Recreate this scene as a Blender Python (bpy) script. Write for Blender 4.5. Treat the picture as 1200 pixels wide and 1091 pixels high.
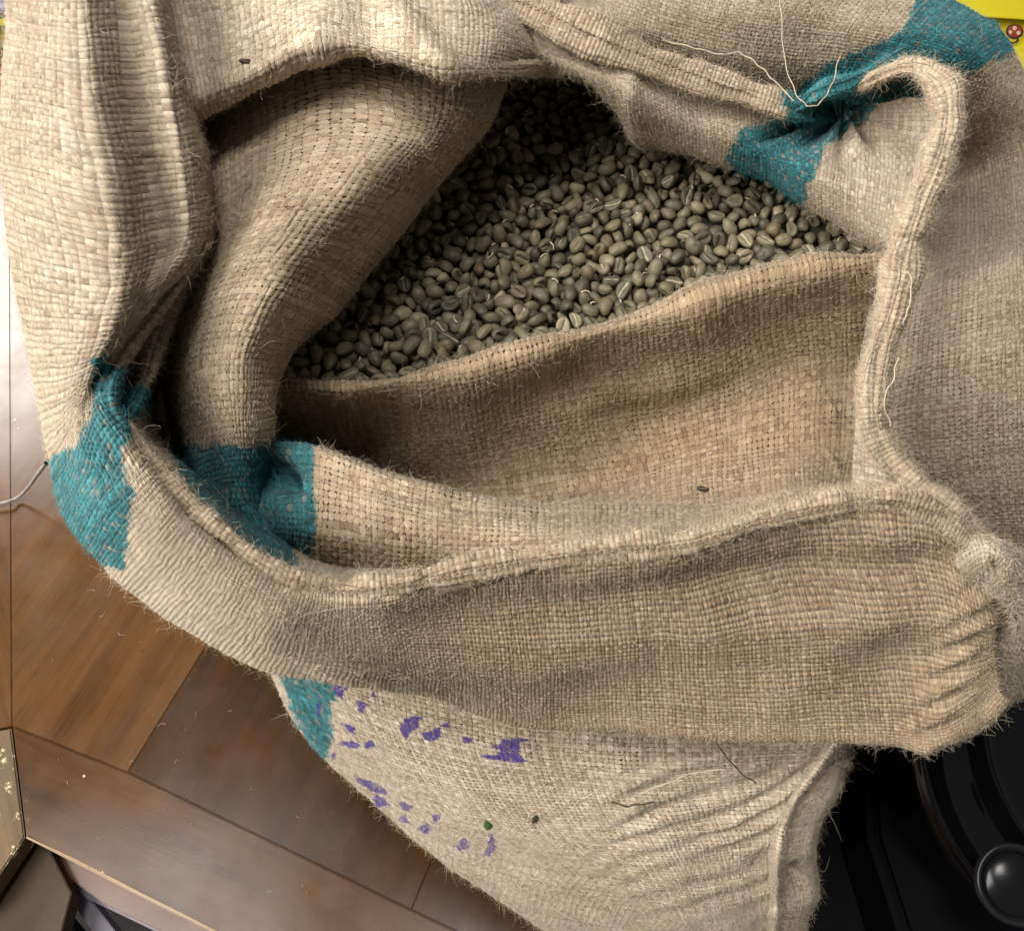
import bpy, bmesh, math, random
import numpy as np
from mathutils import Vector, Matrix

for o in list(bpy.data.objects): bpy.data.objects.remove(o)
SC = bpy.context.scene
COL = SC.collection
R = math.radians
random.seed(7)
RNG = np.random.default_rng(7)

# ------------------------------------------------------------------ camera
CZ = 0.80
PITCH = R(58)
cam_d = bpy.data.cameras.new('camera')
cam = bpy.data.objects.new('camera', cam_d); COL.objects.link(cam)
cam.location = (0, 0, CZ)
cam.rotation_euler = (R(90) - PITCH, 0, 0)
cam_d.sensor_fit = 'HORIZONTAL'; cam_d.sensor_width = 36; cam_d.lens = 30.0
cam_d.clip_start = 0.01; cam_d.clip_end = 60
SC.camera = cam

# ------------------------------------------------------------------ room light
world = bpy.data.worlds.new('World'); SC.world = world; world.use_nodes = True
bg = world.node_tree.nodes['Background']
bg.inputs[0].default_value = (0.94, 0.96, 1.0, 1); bg.inputs[1].default_value = 0.12

def area(name, loc, target, sx, sy, power, col):
    l = bpy.data.lights.new(name, 'AREA'); l.shape = 'RECTANGLE'; l.size = sx; l.size_y = sy
    l.energy = power; l.color = col
    o = bpy.data.objects.new(name, l); COL.objects.link(o); o.location = loc
    o.rotation_euler = (Vector(target) - Vector(loc)).to_track_quat('-Z', 'Y').to_euler()
    return o
area('window_light', (-1.85, 2.05, 1.52), (0.0, 0.2, 0.45), 0.80, 0.85, 84, (1.0, 0.96, 0.90))
area('side_window_light', (-0.86, -0.10, 1.50), (-0.05, 0.15, 0.45), 0.90, 0.80, 34, (1.0, 0.965, 0.91))
area('front_fill_light', (-1.25, -0.35, 0.95), (-0.05, 0.1, 0.4), 0.7, 0.7, 10, (1.0, 0.965, 0.92))  # added fill, lifts the lower body and left cuff; no window there
area('overhead_fill_light', (0.02, 0.14, 2.30), (0.02, 0.15, 0.4), 0.5, 0.5, 19, (1.0, 0.97, 0.93))  # added overhead fill that brightens the up-facing cloth

SC.view_settings.view_transform = 'Standard'
SC.view_settings.look = 'None'
SC.view_settings.exposure = 0.0
SC.view_settings.gamma = 1.0
SC.cycles.max_bounces = 6
SC.cycles.diffuse_bounces = 3
SC.cycles.use_denoising = True

# ------------------------------------------------------------------ helpers
SP, CP = math.sin(PITCH), math.cos(PITCH)
def at(px, py, d):
    """point seen at (px, py) in a 1200 x 1091 frame, d metres ahead of the camera"""
    px = np.asarray(px, float); py = np.asarray(py, float); d = np.asarray(d, float)
    a = (px - 600) / 1000.0; b = -(py - 545.5) / 1000.0
    return np.stack([d * a, d * (CP + b * SP), CZ + d * (-SP + b * CP)], -1)
def at_z(px, py, z):
    b = -(py - 545.5) / 1000.0
    return Vector(at(px, py, (z - CZ) / (-SP + b * CP)))

def tag(o, label=None, cat=None, group=None, kind=None):
    if label: o['label'] = label
    if cat: o['category'] = cat
    if group: o['group'] = group
    if kind: o['kind'] = kind
    return o
def empty(name, loc):
    o = bpy.data.objects.new(name, None); COL.objects.link(o); o.location = loc
    o.empty_display_size = 0.02
    return o
def link(name, me, mat, parent=None, smooth=True):
    if mat: me.materials.append(mat)
    if smooth: me.polygons.foreach_set('use_smooth', np.ones(len(me.polygons), bool))
    o = bpy.data.objects.new(name, me); COL.objects.link(o)
    if parent:
        o.parent = parent
        o.matrix_parent_inverse = Matrix.Translation(-parent.location)
    return o
def grid_mesh(name, P, uv=None, attrs=None):
    ny, nx = P.shape[:2]
    me = bpy.data.meshes.new(name)
    nf = (ny - 1) * (nx - 1)
    idx = np.arange(ny * nx).reshape(ny, nx)
    q = np.stack([idx[:-1, :-1], idx[:-1, 1:], idx[1:, 1:], idx[1:, :-1]], -1).reshape(-1)
    me.vertices.add(ny * nx); me.vertices.foreach_set('co', P.reshape(-1).astype(np.float32))
    me.loops.add(nf * 4); me.loops.foreach_set('vertex_index', q.astype(np.int32))
    me.polygons.add(nf); me.polygons.foreach_set('loop_start', np.arange(0, nf * 4, 4, dtype=np.int32))
    me.update(calc_edges=True)
    if uv is not None:
        l = me.uv_layers.new(name='uv')
        l.data.foreach_set('uv', uv.reshape(-1, 2)[q].reshape(-1).astype(np.float32))
    for k, v in (attrs or {}).items():
        a = me.attributes.new(k, 'FLOAT', 'POINT'); a.data.foreach_set('value', v.reshape(-1).astype(np.float32))
    me.validate()
    return me

def cr(P, t):
    """Catmull-Rom along axis 0 at parameters t in index units"""
    n = len(P)
    Pe = np.concatenate([(2 * P[0] - P[1])[None], P, (2 * P[-1] - P[-2])[None]])
    i = np.clip(np.floor(t).astype(int), 0, n - 2); f = (t - i).reshape((-1,) + (1,) * (P.ndim - 1))
    a, b, c, e = Pe[i], Pe[i + 1], Pe[i + 2], Pe[i + 3]
    return .5 * (2 * b + (c - a) * f + (2 * a - 5 * b + 4 * c - e) * f ** 2 + (3 * b - a - 3 * c + e) * f ** 3)
def vnoise(x, y, seed):
    """smooth 2-D value noise, about -1..1"""
    r = np.random.default_rng(seed).uniform(-1, 1, (256, 256))
    xi = np.floor(x).astype(int); yi = np.floor(y).astype(int)
    fx = x - xi; fy = y - yi
    fx = fx * fx * (3 - 2 * fx); fy = fy * fy * (3 - 2 * fy)
    g = lambda a, b: r[a & 255, b & 255]
    return (g(xi, yi) * (1 - fx) + g(xi + 1, yi) * fx) * (1 - fy) + (g(xi, yi + 1) * (1 - fx) + g(xi + 1, yi + 1) * fx) * fy
def normals(P):
    du = np.gradient(P, axis=1); dv = np.gradient(P, axis=0)
    n = np.cross(du, dv); n /= np.linalg.norm(n, axis=-1, keepdims=True) + 1e-12
    return n
def inpoly(x, y, poly):
    ins = np.zeros(x.shape, bool); n = len(poly)
    for k in range(n):
        x0, y0 = poly[k]; x1, y1 = poly[(k + 1) % n]
        c = ((y0 > y) != (y1 > y)) & (x < (x1 - x0) * (y - y0) / (y1 - y0 + 1e-9) + x0)
        ins ^= c
    return ins

# ------------------------------------------------------------------ materials
class NT:
    def __init__(s, name):
        s.m = bpy.data.materials.new(name); s.m.use_nodes = True
        s.t = s.m.node_tree; s.b = s.t.nodes['Principled BSDF']; s.out = s.t.nodes['Material Output']
    def n(s, typ, **kw):
        x = s.t.nodes.new(typ)
        for k, v in kw.items():
            if hasattr(x, k): setattr(x, k, v)
        return x
    def l(s, a, b): s.t.links.new(a, b)
    def put(s, sock, v):
        if hasattr(v, 'is_linked') or hasattr(v, 'node'): s.l(v, sock)
        else: sock.default_value = v
    def math(s, op, a, b=None, c=None, clamp=False):
        x = s.n('ShaderNodeMath', operation=op); x.use_clamp = clamp
        s.put(x.inputs[0], a)
        if b is not None: s.put(x.inputs[1], b)
        if c is not None: s.put(x.inputs[2], c)
        return x.outputs[0]
    def vec(s, a, b, c=0.0):
        x = s.n('ShaderNodeCombineXYZ'); s.put(x.inputs[0], a); s.put(x.inputs[1], b); s.put(x.inputs[2], c)
        return x.outputs[0]
    def noise(s, v, scale, detail=2, rough=.5, out='Fac'):
        x = s.n('ShaderNodeTexNoise'); s.put(x.inputs['Vector'], v)
        x.inputs['Scale'].default_value = scale; x.inputs['Detail'].default_value = detail; x.inputs['Roughness'].default_value = rough
        return x.outputs[out]
    def white(s, v):
        x = s.n('ShaderNodeTexWhiteNoise', noise_dimensions='3D'); s.put(x.inputs['Vector'], v); return x.outputs['Value']
    def mix(s, f, a, b, typ='RGBA', blend='MIX'):
        x = s.n('ShaderNodeMix', data_type=typ)
        if typ == 'RGBA': x.blend_type = blend; i, j, o = 6, 7, 2
        else: i, j, o = 2, 3, 0
        s.put(x.inputs[0], f); s.put(x.inputs[i], a); s.put(x.inputs[j], b)
        return x.outputs[o]
    def ramp(s, f, stops):
        x = s.n('ShaderNodeValToRGB'); e = x.color_ramp.elements
        while len(e) < len(stops): e.new(.5)
        for k, (p, c) in enumerate(stops): e[k].position = p; e[k].color = (*c, 1) if len(c) == 3 else c
        s.put(x.inputs[0], f); return x.outputs[0]
    def rng(s, f, a, b, c, d):
        x = s.n('ShaderNodeMapRange'); s.put(x.inputs[0], f)
        for k, v in enumerate((a, b, c, d)): x.inputs[k + 1].default_value = v
        return x.outputs[0]
    def bump(s, h, strength, dist, normal=None):
        x = s.n('ShaderNodeBump'); s.put(x.inputs['Height'], h)
        x.inputs['Strength'].default_value = strength; x.inputs['Distance'].default_value = dist
        if normal is not None: s.l(normal, x.inputs['Normal'])
        return x.outputs[0]
    def attr(s, name):
        x = s.n('ShaderNodeAttribute'); x.attribute_name = name; return x.outputs['Fac']

def jute(name, tint=(1, 1, 1), open_weave=1.0, solid=False, lift=0.0):
    s = NT(name)
    uv = s.n('ShaderNodeUVMap'); uv.uv_map = 'uv'
    sep = s.n('ShaderNodeSeparateXYZ'); s.l(uv.outputs[0], sep.inputs[0])
    U, V = sep.outputs[0], sep.outputs[1]
    i = s.math('FLOOR', U); j = s.math('FLOOR', V)
    fu = s.math('FRACT', U); fv = s.math('FRACT', V)
    par = s.math('SUBTRACT', s.math('MULTIPLY', s.math('FLOORED_MODULO', s.math('ADD', i, j), 2.0), -2.0), -1.0)  # +1 warp over
    su = s.math('SINE', s.math('MULTIPLY', fu, math.pi)); sv = s.math('SINE', s.math('MULTIPLY', fv, math.pi))
    hw = s.math('ADD', s.math('MULTIPLY', s.math('MULTIPLY', par, sv), .5), s.math('MULTIPLY', s.math('POWER', su, .6), .6))
    hf = s.math('ADD', s.math('ADD', s.math('MULTIPLY', s.math('MULTIPLY', par, su), -.5), s.math('MULTIPLY', s.math('POWER', sv, .6), .6)), s.math('MULTIPLY', s.math('SUBTRACT', s.math('GREATER_THAN', par, 0.0), 1.0), -.16))
    warp = s.math('GREATER_THAN', hw, hf)
    H = s.math('MAXIMUM', hw, hf)
    # each visible float has its own tone
    cell = s.white(s.vec(i, j, 3.1))
    tu = s.white(s.vec(i, 7.0, 1.0)); tv = s.white(s.vec(9.0, j, 2.0))
    thread = s.mix(warp, tv, tu, 'FLOAT')
    # fibre streaks with a slight twist
    wv = s.vec(s.math('ADD', s.math('MULTIPLY', U, 9.0), s.math('MULTIPLY', V, 3.2)), s.math('MULTIPLY', V, 1.3), tu)
    fvv = s.vec(s.math('MULTIPLY', U, 1.3), s.math('ADD', s.math('MULTIPLY', V, 9.0), s.math('MULTIPLY', U, 3.2)), tv)
    st = s.mix(warp, s.noise(fvv, 1.0, 3, .65), s.noise(wv, 1.0, 3, .65), 'FLOAT')
    slub = s.mix(warp, s.noise(s.vec(s.math('MULTIPLY', U, .21), s.math('ADD', j, .5)), 1.0, 2), s.noise(s.vec(s.math('ADD', i, .5), s.math('MULTIPLY', V, .21)), 1.0, 2), 'FLOAT')
    big = s.noise(uv.outputs[0], .07, 3, .6)
    tone = s.math('ADD', s.math('ADD', s.math('MULTIPLY', cell, .14), s.math('ADD', s.math('MULTIPLY', thread, .16), s.math('MULTIPLY', s.math('SUBTRACT', slub, .5), .34))), s.math('ADD', s.math('MULTIPLY', st, .85), s.math('MULTIPLY', big, .3)))
    c = s.ramp(s.math('MULTIPLY', tone, .75), [(.31, (.13, .080, .045)), (.41, (.34, .255, .17)), (.55, (.56, .46, .345)), (.78, (.80, .72, .59))])
    # straw-gold / grey drift from thread to thread
    hue = s.noise(s.vec(U, V, 4.0), .23, 2)
    c = s.mix(s.rng(hue, .35, .7, 0, .45), c, s.mix(1.0, c, (1.02, .96, .86, 1), blend='MULTIPLY'))
    c = s.mix(1.0, c, (*tint, 1), blend='MULTIPLY')
    if lift: c = s.mix(lift, c, (.84, .745, .645, 1))
    # lit left end of the cuff, painted paler into the cloth colour
    c = s.mix(s.math('MULTIPLY', s.attr('worn_or_lit'), .45), c, (.74, .64, .50, 1))
    # dyed stripe threads
    dye = s.attr('dye')
    dn = s.math('ADD', dye, s.math('MULTIPLY', s.math('SUBTRACT', s.mix(warp, tv, tu, 'FLOAT'), .5), .55))
    dm = s.rng(dn, .30, .72, 0, .97)
    teal = s.ramp(s.math('MULTIPLY', tone, .75), [(.30, (.001, .012, .014)), (.44, (.004, .065, .074)), (.58, (.011, .165, .185)), (.82, (.09, .43, .44))])
    undyed = s.math('LESS_THAN', cell, s.mix(warp, .17, .03, 'FLOAT'))
    halfdye = s.mix(undyed, teal, s.mix(.36, teal, c), 'RGBA')
    c = s.mix(dm, c, halfdye)
    # stencil ink sits on the crowns of the threads
    ink = s.attr('ink')
    im = s.math('MULTIPLY', s.rng(s.math('ADD', ink, s.math('MULTIPLY', s.math('SUBTRACT', st, .5), 2.4)), .42, .75, 0, .92), s.rng(H, .15, .6, .45, 1))
    c = s.mix(im, c, (.060, .022, .27, 1))
    s.l(c, s.b.inputs['Base Color'])
    s.b.inputs['Roughness'].default_value = .78
    s.b.inputs['Specular IOR Level'].default_value = .28
    s.b.inputs['Sheen Weight'].default_value = .12
    s.b.inputs['Sheen Roughness'].default_value = .5
    b1 = s.bump(H, .85, .0010)
    b2 = s.bump(st, .9, .0010, b1)
    s.l(b2, s.b.inputs['Normal'])
    # open corners between the threads: one sees through the cloth there
    loose = s.noise(s.vec(U, V, 8.0), .16, 3, .6)
    hole = s.math('LESS_THAN', H, s.math('ADD', s.rng(loose, .36, .68, .20 + .06 * open_weave, .36 + .26 * open_weave), s.math('MULTIPLY', s.math('SUBTRACT', s.noise(uv.outputs[0], 1.7, 1), .5), .30)))
    if solid: return s.m
    tr = s.n('ShaderNodeBsdfTransparent'); mx = s.n('ShaderNodeMixShader')
    s.l(hole, mx.inputs[0]); s.l(s.b.outputs[0], mx.inputs[1]); s.l(tr.outputs[0], mx.inputs[2]); s.l(mx.outputs[0], s.out.inputs['Surface'])
    return s.m
JUTE = jute('jute_weave')
JUTE_SOLID = jute('jute_weave_dense', solid=True)
JUTE_TIGHT = jute('jute_weave_tight', open_weave=0.0)

def fibre_mat(name, col):
    s = NT(name); s.b.inputs['Base Color'].default_value = (*col, 1)
    s.b.inputs['Roughness'].default_value = .6; s.b.inputs['Specular IOR Level'].default_value = .3
    return s.m
FIB = fibre_mat('jute_fibre', (.56, .46, .33))
FIB_TEAL = fibre_mat('teal_fibre', (.03, .26, .29))
FIB_WHITE = fibre_mat('cotton_thread', (.40, .33, .24))
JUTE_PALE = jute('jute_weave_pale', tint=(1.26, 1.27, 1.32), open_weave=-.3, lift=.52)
JUTE_CUFF = jute('jute_weave_brown', tint=(.80, .72, .60), open_weave=0.0)  # panel tints of one jute, for older cloth and painted light and shade
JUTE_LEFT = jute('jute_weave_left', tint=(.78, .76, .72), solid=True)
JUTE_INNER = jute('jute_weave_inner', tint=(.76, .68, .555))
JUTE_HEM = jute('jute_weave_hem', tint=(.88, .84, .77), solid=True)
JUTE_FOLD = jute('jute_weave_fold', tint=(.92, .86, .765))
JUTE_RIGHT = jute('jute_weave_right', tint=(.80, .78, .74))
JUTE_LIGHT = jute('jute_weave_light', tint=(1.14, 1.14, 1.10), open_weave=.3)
BACKING = fibre_mat('dark_backing_cloth', (.30, .22, .14))
FIB_DARK = fibre_mat('dark_speck', (.05, .03, .018))
# ------------------------------------------------------------------ the sack
PITCH_T = 0.0021        # one thread to the next
KS = 4                  # mesh samples per thread
SACK = empty('coffee_sack', (0.08, 0.24, 0.0))
tag(SACK, 'open jute sack of green coffee beans, rim rolled outward, teal stripes and purple print', 'sack')
FUZZ = []               # (points, normals, dye) collected for the stray fibres

def patch(name, net, seed=1, k=None, wrinkle=.0012, dye=(), ink=(), dents=(), pitch=PITCH_T, amp=.00068, fuzz=1.0, flip=False, swap=False, wl=.035, ripple=None, mat=None, cm=True, vr=None, pv=None, back=.0035):
    """net: rows x columns of (px, py, cm ahead of camera); a cloth surface with real woven relief"""
    N = np.array(net, float)
    if cm: N[..., 2] /= 100
    k = k or KS
    nr, nc = N.shape[:2]
    # work in space, keep pixel coordinates for dye and ink
    def surf(tv, tu):
        A = cr(N, tv)                                    # (len tv, nc, 3)
        return np.transpose(cr(np.transpose(A, (1, 0, 2)), tu), (1, 0, 2))
    tu0 = np.linspace(0, nc - 1, 24 * (nc - 1) + 1); tv0 = np.linspace(*(vr or (0, nr - 1)), 24 * (nr - 1) + 1)
    pv = pv or pitch
    Q = surf(tv0, tu0); W = at(Q[..., 0], Q[..., 1], Q[..., 2])
    lu = np.linalg.norm(np.diff(W, axis=1), axis=-1); lv = np.linalg.norm(np.diff(W, axis=0), axis=-1)
    cu = np.concatenate([[0], np.cumsum(lu.mean(0))]); cv = np.concatenate([[0], np.cumsum(lv.mean(1))])
    nu = max(3, int(round(cu[-1] / pitch))); nv = max(3, int(round(cv[-1] / pv)))
    gu = np.linspace(0, nu, nu * k + 1); gv = np.linspace(0, nv, nv * k + 1)
    tu = np.interp(gu / nu * cu[-1], cu, tu0); tv = np.interp(gv / nv * cv[-1], cv, tv0)
    Q = surf(tv, tu); P = at(Q[..., 0], Q[..., 1], Q[..., 2])
    UU, VV = np.meshgrid(gu, gv)
    n = normals(P)
    view = P - np.array([0, 0, CZ])
    if (np.einsum('ijk,ijk->ij', n, view).mean() > 0): n = -n
    # soft sag and creases
    px, py = Q[..., 0], Q[..., 1]
    L = wl * 3000
    ws = 1 if vr else seed
    P = P + n * (wrinkle * (vnoise(px / L + 9, py / L + 9, ws) + .45 * vnoise(px / L * 2.3, py / L * 2.3, ws + 50)))[..., None]
    for (x, y, r, dd) in dents:
        P = P - n * (dd * np.exp(-((px - x) ** 2 + (py - y) ** 2) / (2 * r * r)))[..., None]
    if ripple is not None: P = P + n * ripple(px, py)[..., None]
    n = normals(P)
    if (np.einsum('ijk,ijk->ij', n, view).mean() > 0): n = -n
    # thread wander: slide along the surface
    i = np.floor(UU + 1e-6); j = np.floor(VV + 1e-6)
    du = np.gradient(P, gu, axis=1); dv = np.gradient(P, gv, axis=0)
    ju = .28 * vnoise(UU * .9, VV * .22, seed + 11); jv = .28 * vnoise(UU * .22, VV * .9, seed + 12)
    P = P + du * ju[..., None] + dv * jv[..., None]
    fu = UU - i; fv = VV - j
    par = np.where((i + j) % 2 == 0, 1., -1.)
    su = np.sin(np.pi * fu); sv = np.sin(np.pi * fv)
    pu_, pv_ = np.sqrt(np.clip(1 - ((fu - .5) / .47) ** 2, 0, 1)), np.sqrt(np.clip(1 - ((fv - .5) / .47) ** 2, 0, 1))
    H = np.maximum(.5 * par * sv + .6 * pu_, np.where(par < 0, .85, .5) * -par * su + .6 * pv_)
    loose = (1 + .45 * vnoise(UU * .31, VV * .31, seed + 30)) * (1 + .3 * vnoise(i * 3.7, VV * .15, seed + 31)) * (1 + .3 * vnoise(UU * .15, j * 3.7, seed + 32))
    P = P + n * (amp * (H - .5) * loose)[..., None]
    D = np.zeros(px.shape)
    for poly in dye:
        acc = 0
        for ox, oy in ((0, 0), (4, 0), (-4, 0), (0, 4), (0, -4), (3, 3), (-3, 3), (3, -3), (-3, -3)):
            acc = acc + inpoly(px + ox + 3 * vnoise(VV * .5, UU * .5, seed + 3), py + oy + 3 * vnoise(VV * .5, UU * .5, seed + 4), poly) / 9.
        D = np.maximum(D, acc)
    I = np.zeros(px.shape)
    for poly in ink:
        I = np.maximum(I, inpoly(px + 2.2 * vnoise(UU * 1.1, VV * .5, 61) + 1.5 * vnoise(px / 6, py / 6, 63), py + 2.2 * vnoise(UU * .5, VV * 1.1, 62), poly).astype(float) * (.82 if poly[0][1] > 900 else 1.))
    if ink:                                               # soften the ink by one sample
        J = I.copy(); J[1:-1, 1:-1] = (I[1:-1, 1:-1] * 2 + I[:-2, 1:-1] + I[2:, 1:-1] + I[1:-1, :-2] + I[1:-1, 2:]) / 6; I = J
    if back:                                              # added backing sheet, coloured dark so the weave holes read as shade
        Pb = P[::k * 2, ::k * 2] - n[::k * 2, ::k * 2] * back
        link('dark_backing', grid_mesh('dark_backing', Pb), BACKING, SACK)
    me = grid_mesh(name, P, np.stack([UU + seed * 37.0, VV + (seed * 53 // 2) * 2.0 + (seed * 37 % 2)], -1), {'dye': D, 'ink': I, 'worn_or_lit': (1 / (1 + np.exp((px - 430) / 60.)) * (py > 480) if name == 'cuff' else np.zeros(px.shape))})
    o = link(name, me, mat or JUTE, SACK)
    if fuzz > 0:
        m = (px > -30) & (px < 1230) & (py > -30) & (py < 1120)
        FUZZ.append((P[m], n[m], D[m], fuzz, float(nu * nv) * m.mean()))
    return o

# ---- outer wall: from the top left, round the teal corner, to the right end of the rolled cuff
def sec(rim, inner, pts, sil, hid):
    """inside shift, rim, points in between, silhouette, shift of the hidden return"""
    (x, y, d) = rim; (ix, iy) = inner; (hx, hy) = hid
    return [(x + ix * 1.6, y + iy * 1.6, d + 7), (x + ix * .5, y + iy * .5, d + 1.8), rim] + pts + [sil, (sil[0] + hx, sil[1] + hy, sil[2] + 5), (sil[0] + 2.5 * hx, sil[1] + 2.5 * hy, sil[2] + 12)]
OUTER = [
    sec((150, -130, 31.0), (10, 0), [(135, -130, 29.8), (105, -130, 30.4), (75, -130, 28.8), (48, -130, 29.2)], (20, -130, 33), (14, 4)),
    sec((172, -60, 29.9), (10, 0), [(160, -60, 28.6), (128, -60, 29.2), (92, -60, 27.6), (52, -60, 28.2)], (14, -60, 32), (14, 4)),
    sec((196, 30, 29.5), (10, 0), [(183, 30, 28.1), (140, 32, 28.2), (98, 34, 26.8), (46, 30, 27.8)], (6, 20, 31.5), (14, 4)),
    sec((216, 105, 29.1), (10, 0), [(200, 108, 27.8), (152, 110, 28.1), (105, 112, 26.5), (42, 100, 27.5)], (0, 95, 31.5), (14, 4)),
    sec((236, 190, 29.1), (10, 0), [(217, 195, 27.8), (172, 200, 28.4), (122, 204, 26.4), (46, 185, 27.4)], (0, 175, 31.5), (14, 4)),
    sec((244, 270, 29.6), (10, 4), [(222, 275, 28.3), (188, 282, 28.5), (138, 292, 26.4), (56, 275, 27.4)], (6, 255, 31.8), (14, 4)),
    sec((222, 312, 29.3), (11, 7), [(200, 320, 28.1), (172, 335, 27.8), (132, 352, 26.5), (66, 345, 27.6)], (17, 335, 32), (14, 3)),
    sec((187, 353, 29.6), (11, 8), [(168, 367, 28.5), (146, 385, 27.8), (116, 405, 26.9), (72, 408, 27.9)], (32, 405, 32.3), (14, 2)),
    sec((150, 398, 29.6), (12, 8), [(136, 411, 28.6), (118, 428, 27.8), (100, 448, 27.3), (74, 466, 28.3)], (46, 474, 32.5), (14, 0)),
    sec((122, 428, 29.0), (12, 4), [(112, 440, 28.2), (103, 460, 27.7), (92, 488, 27.5), (78, 512, 28.7)], (58, 535, 32.6), (14, -2)),
    sec((122, 470, 27.8), (14, -4), [(114, 480, 27.3), (106, 502, 27.1), (96, 530, 27.1), (84, 560, 28.4)], (70, 588, 32.2), (14, -6)),
    sec((150, 512, 27.2), (16, -8), [(140, 522, 26.6), (126, 545, 26.4), (112, 572, 26.5), (98, 600, 27.7)], (88, 622, 31.6), (12, -12)),
    sec((186, 562, 26.7), (14, -12), [(174, 575, 26.1), (156, 596, 25.9), (138, 618, 26.1), (124, 640, 27.3)], (116, 652, 31.2), (10, -14)),
    sec((232, 614, 26.5), (12, -14), [(222, 628, 25.9), (206, 650, 25.7), (188, 672, 25.9), (172, 690, 27.0)], (162, 700, 31.0), (6, -16)),
    sec((290, 660, 26.7), (8, -16), [(282, 674, 26.1), (268, 700, 25.9), (250, 726, 26.1), (236, 742, 27.2)], (228, 750, 31.0), (4, -18)),
    sec((345, 690, 27.1), (2, -18), [(340, 704, 26.6), (330, 730, 26.4), (318, 756, 26.7), (306, 774, 27.8)], (298, 782, 31.4), (2, -20)),
    sec((402, 700, 27.6), (0, -18), [(402, 716, 27.7), (402, 744, 28.0), (402, 770, 28.4), (400, 788, 28.7)], (398, 797, 31.8), (0, -20)),
    sec((480, 690, 28.0), (0, -18), [(482, 710, 28.3), (486, 740, 29.4), (490, 772, 30.6), (494, 800, 31.7)], (496, 815, 34.0), (0, -20)),
    sec((562, 672, 28.2), (0, -18), [(564, 696, 28.7), (568, 736, 30.4), (572, 780, 32.4), (576, 820, 34.1)], (578, 838, 35.8), (0, -22)),
    sec((645, 655, 28.4), (0, -18), [(647, 682, 29.0), (650, 730, 31.1), (654, 784, 33.6), (656, 834, 35.8)], (658, 854, 37.0), (0, -24)),
    sec((725, 645, 28.6), (0, -18), [(727, 674, 29.2), (732, 728, 31.3), (736, 788, 33.8), (740, 842, 36.0)], (742, 862, 37.2), (0, -24)),
    sec((800, 640, 28.8), (0, -18), [(804, 670, 29.4), (810, 726, 31.5), (816, 788, 34.0), (820, 844, 36.2)], (822, 864, 37.4), (0, -24)),
    sec((868, 618, 29.0), (0, -18), [(874, 652, 29.6), (884, 714, 31.7), (892, 782, 34.2), (898, 844, 36.4)], (900, 866, 37.6), (0, -24)),
    sec((940, 598, 29.2), (0, -16), [(946, 636, 29.8), (958, 704, 31.9), (968, 778, 34.4), (976, 846, 36.6)], (978, 870, 37.8), (0, -24)),
    sec((1000, 584, 29.5), (0, -14), [(1008, 626, 30.1), (1022, 698, 32.2), (1036, 776, 34.7), (1046, 848, 36.9)], (1048, 874, 38.1), (0, -24)),
    sec((1056, 584, 29.8), (0, -12), [(1062, 626, 30.3), (1076, 698, 32.2), (1088, 776, 34.5), (1096, 846, 36.5)], (1100, 870, 37.5), (-4, -24)),
    sec((1106, 604, 30.2), (4, -12), [(1110, 640, 30.6), (1118, 704, 32.2), (1124, 772, 34.1), (1128, 830, 35.8)], (1134, 858, 37.4), (-10, -22)),
    sec((1142, 634, 30.8), (8, -10), [(1144, 664, 31.2), (1146, 714, 32.4), (1148, 766, 33.9), (1152, 812, 35.2)], (1158, 838, 36.0), (-16, -18)),
    sec((1165, 664, 31.8), (10, -8), [(1162, 686, 32.0), (1160, 722, 32.9), (1162, 762, 33.9), (1168, 796, 34.8)], (1176, 818, 35.4), (-20, -14)),
]
TEAL_A = [(108, 420), (135, 415), (142, 452), (128, 470), (165, 505), (140, 530), (158, 580), (148, 668), (60, 640), (40, 545), (98, 520), (112, 470)]
def fold_ripples(px, py):
    # long soft gathers that run down the left side
    r = np.zeros(px.shape)
    for (x0, y0, x1, y1, wd, a) in ((112, -60, 150, 330, 14, .0008), (172, -60, 214, 300, 9, .0010), (186, -60, 228, 260, 3.5, -.0009), (143, -60, 184, 320, 15, -.0010), (150, 330, 124, 410, 8, .0012), (160, 0, 196, 280, 4, .0007)):
        dx, dy = x1 - x0, y1 - y0; L = math.hypot(dx, dy)
        s = ((px - x0) * dx + (py - y0) * dy) / L; t = ((px - x0) * dy - (py - y0) * dx) / L
        fade = 1 / (1 + np.exp(-(s + 5) / 18)) / (1 + np.exp((s - L) / 22))
        r += a * np.exp(-t * t / (2 * wd * wd)) * fade
    # horizontal undulation of the rolled cuff
    m = 1 / (1 + np.exp(-(px - 420) / 40.))
    r += m * (.0035 * np.exp(-((py - 760 + .10 * (px - 700)) / 32.) ** 2) - .0025 * np.exp(-((py - 700 + .12 * (px - 700)) / 22.) ** 2))
    r += m * .0012 * np.sin(px / 46. + py / 60.)
    g = np.exp(-(((px - 1118) + .35 * (py - 770)) / 26.) ** 2) * (py > 670)     # crinkled gathers at the right end
    r += .0013 * g * np.sin(py / 4.6 + px / 9.) + .002 * g
    return r
DENT_A = [(1040, 705, 26, -.003), (930, 690, 40, .0028), (118, 560, 14, .0015)]
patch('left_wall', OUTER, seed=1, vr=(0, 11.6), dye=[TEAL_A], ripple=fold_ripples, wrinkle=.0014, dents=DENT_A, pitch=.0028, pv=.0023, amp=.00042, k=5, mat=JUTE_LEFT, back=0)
patch('cuff', OUTER, seed=21, vr=(11.6, len(OUTER) - 1), dye=[TEAL_A], ripple=fold_ripples, wrinkle=.0018, dents=DENT_A, pitch=.0021, pv=.0017, amp=.0005, mat=JUTE_CUFF)

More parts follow.
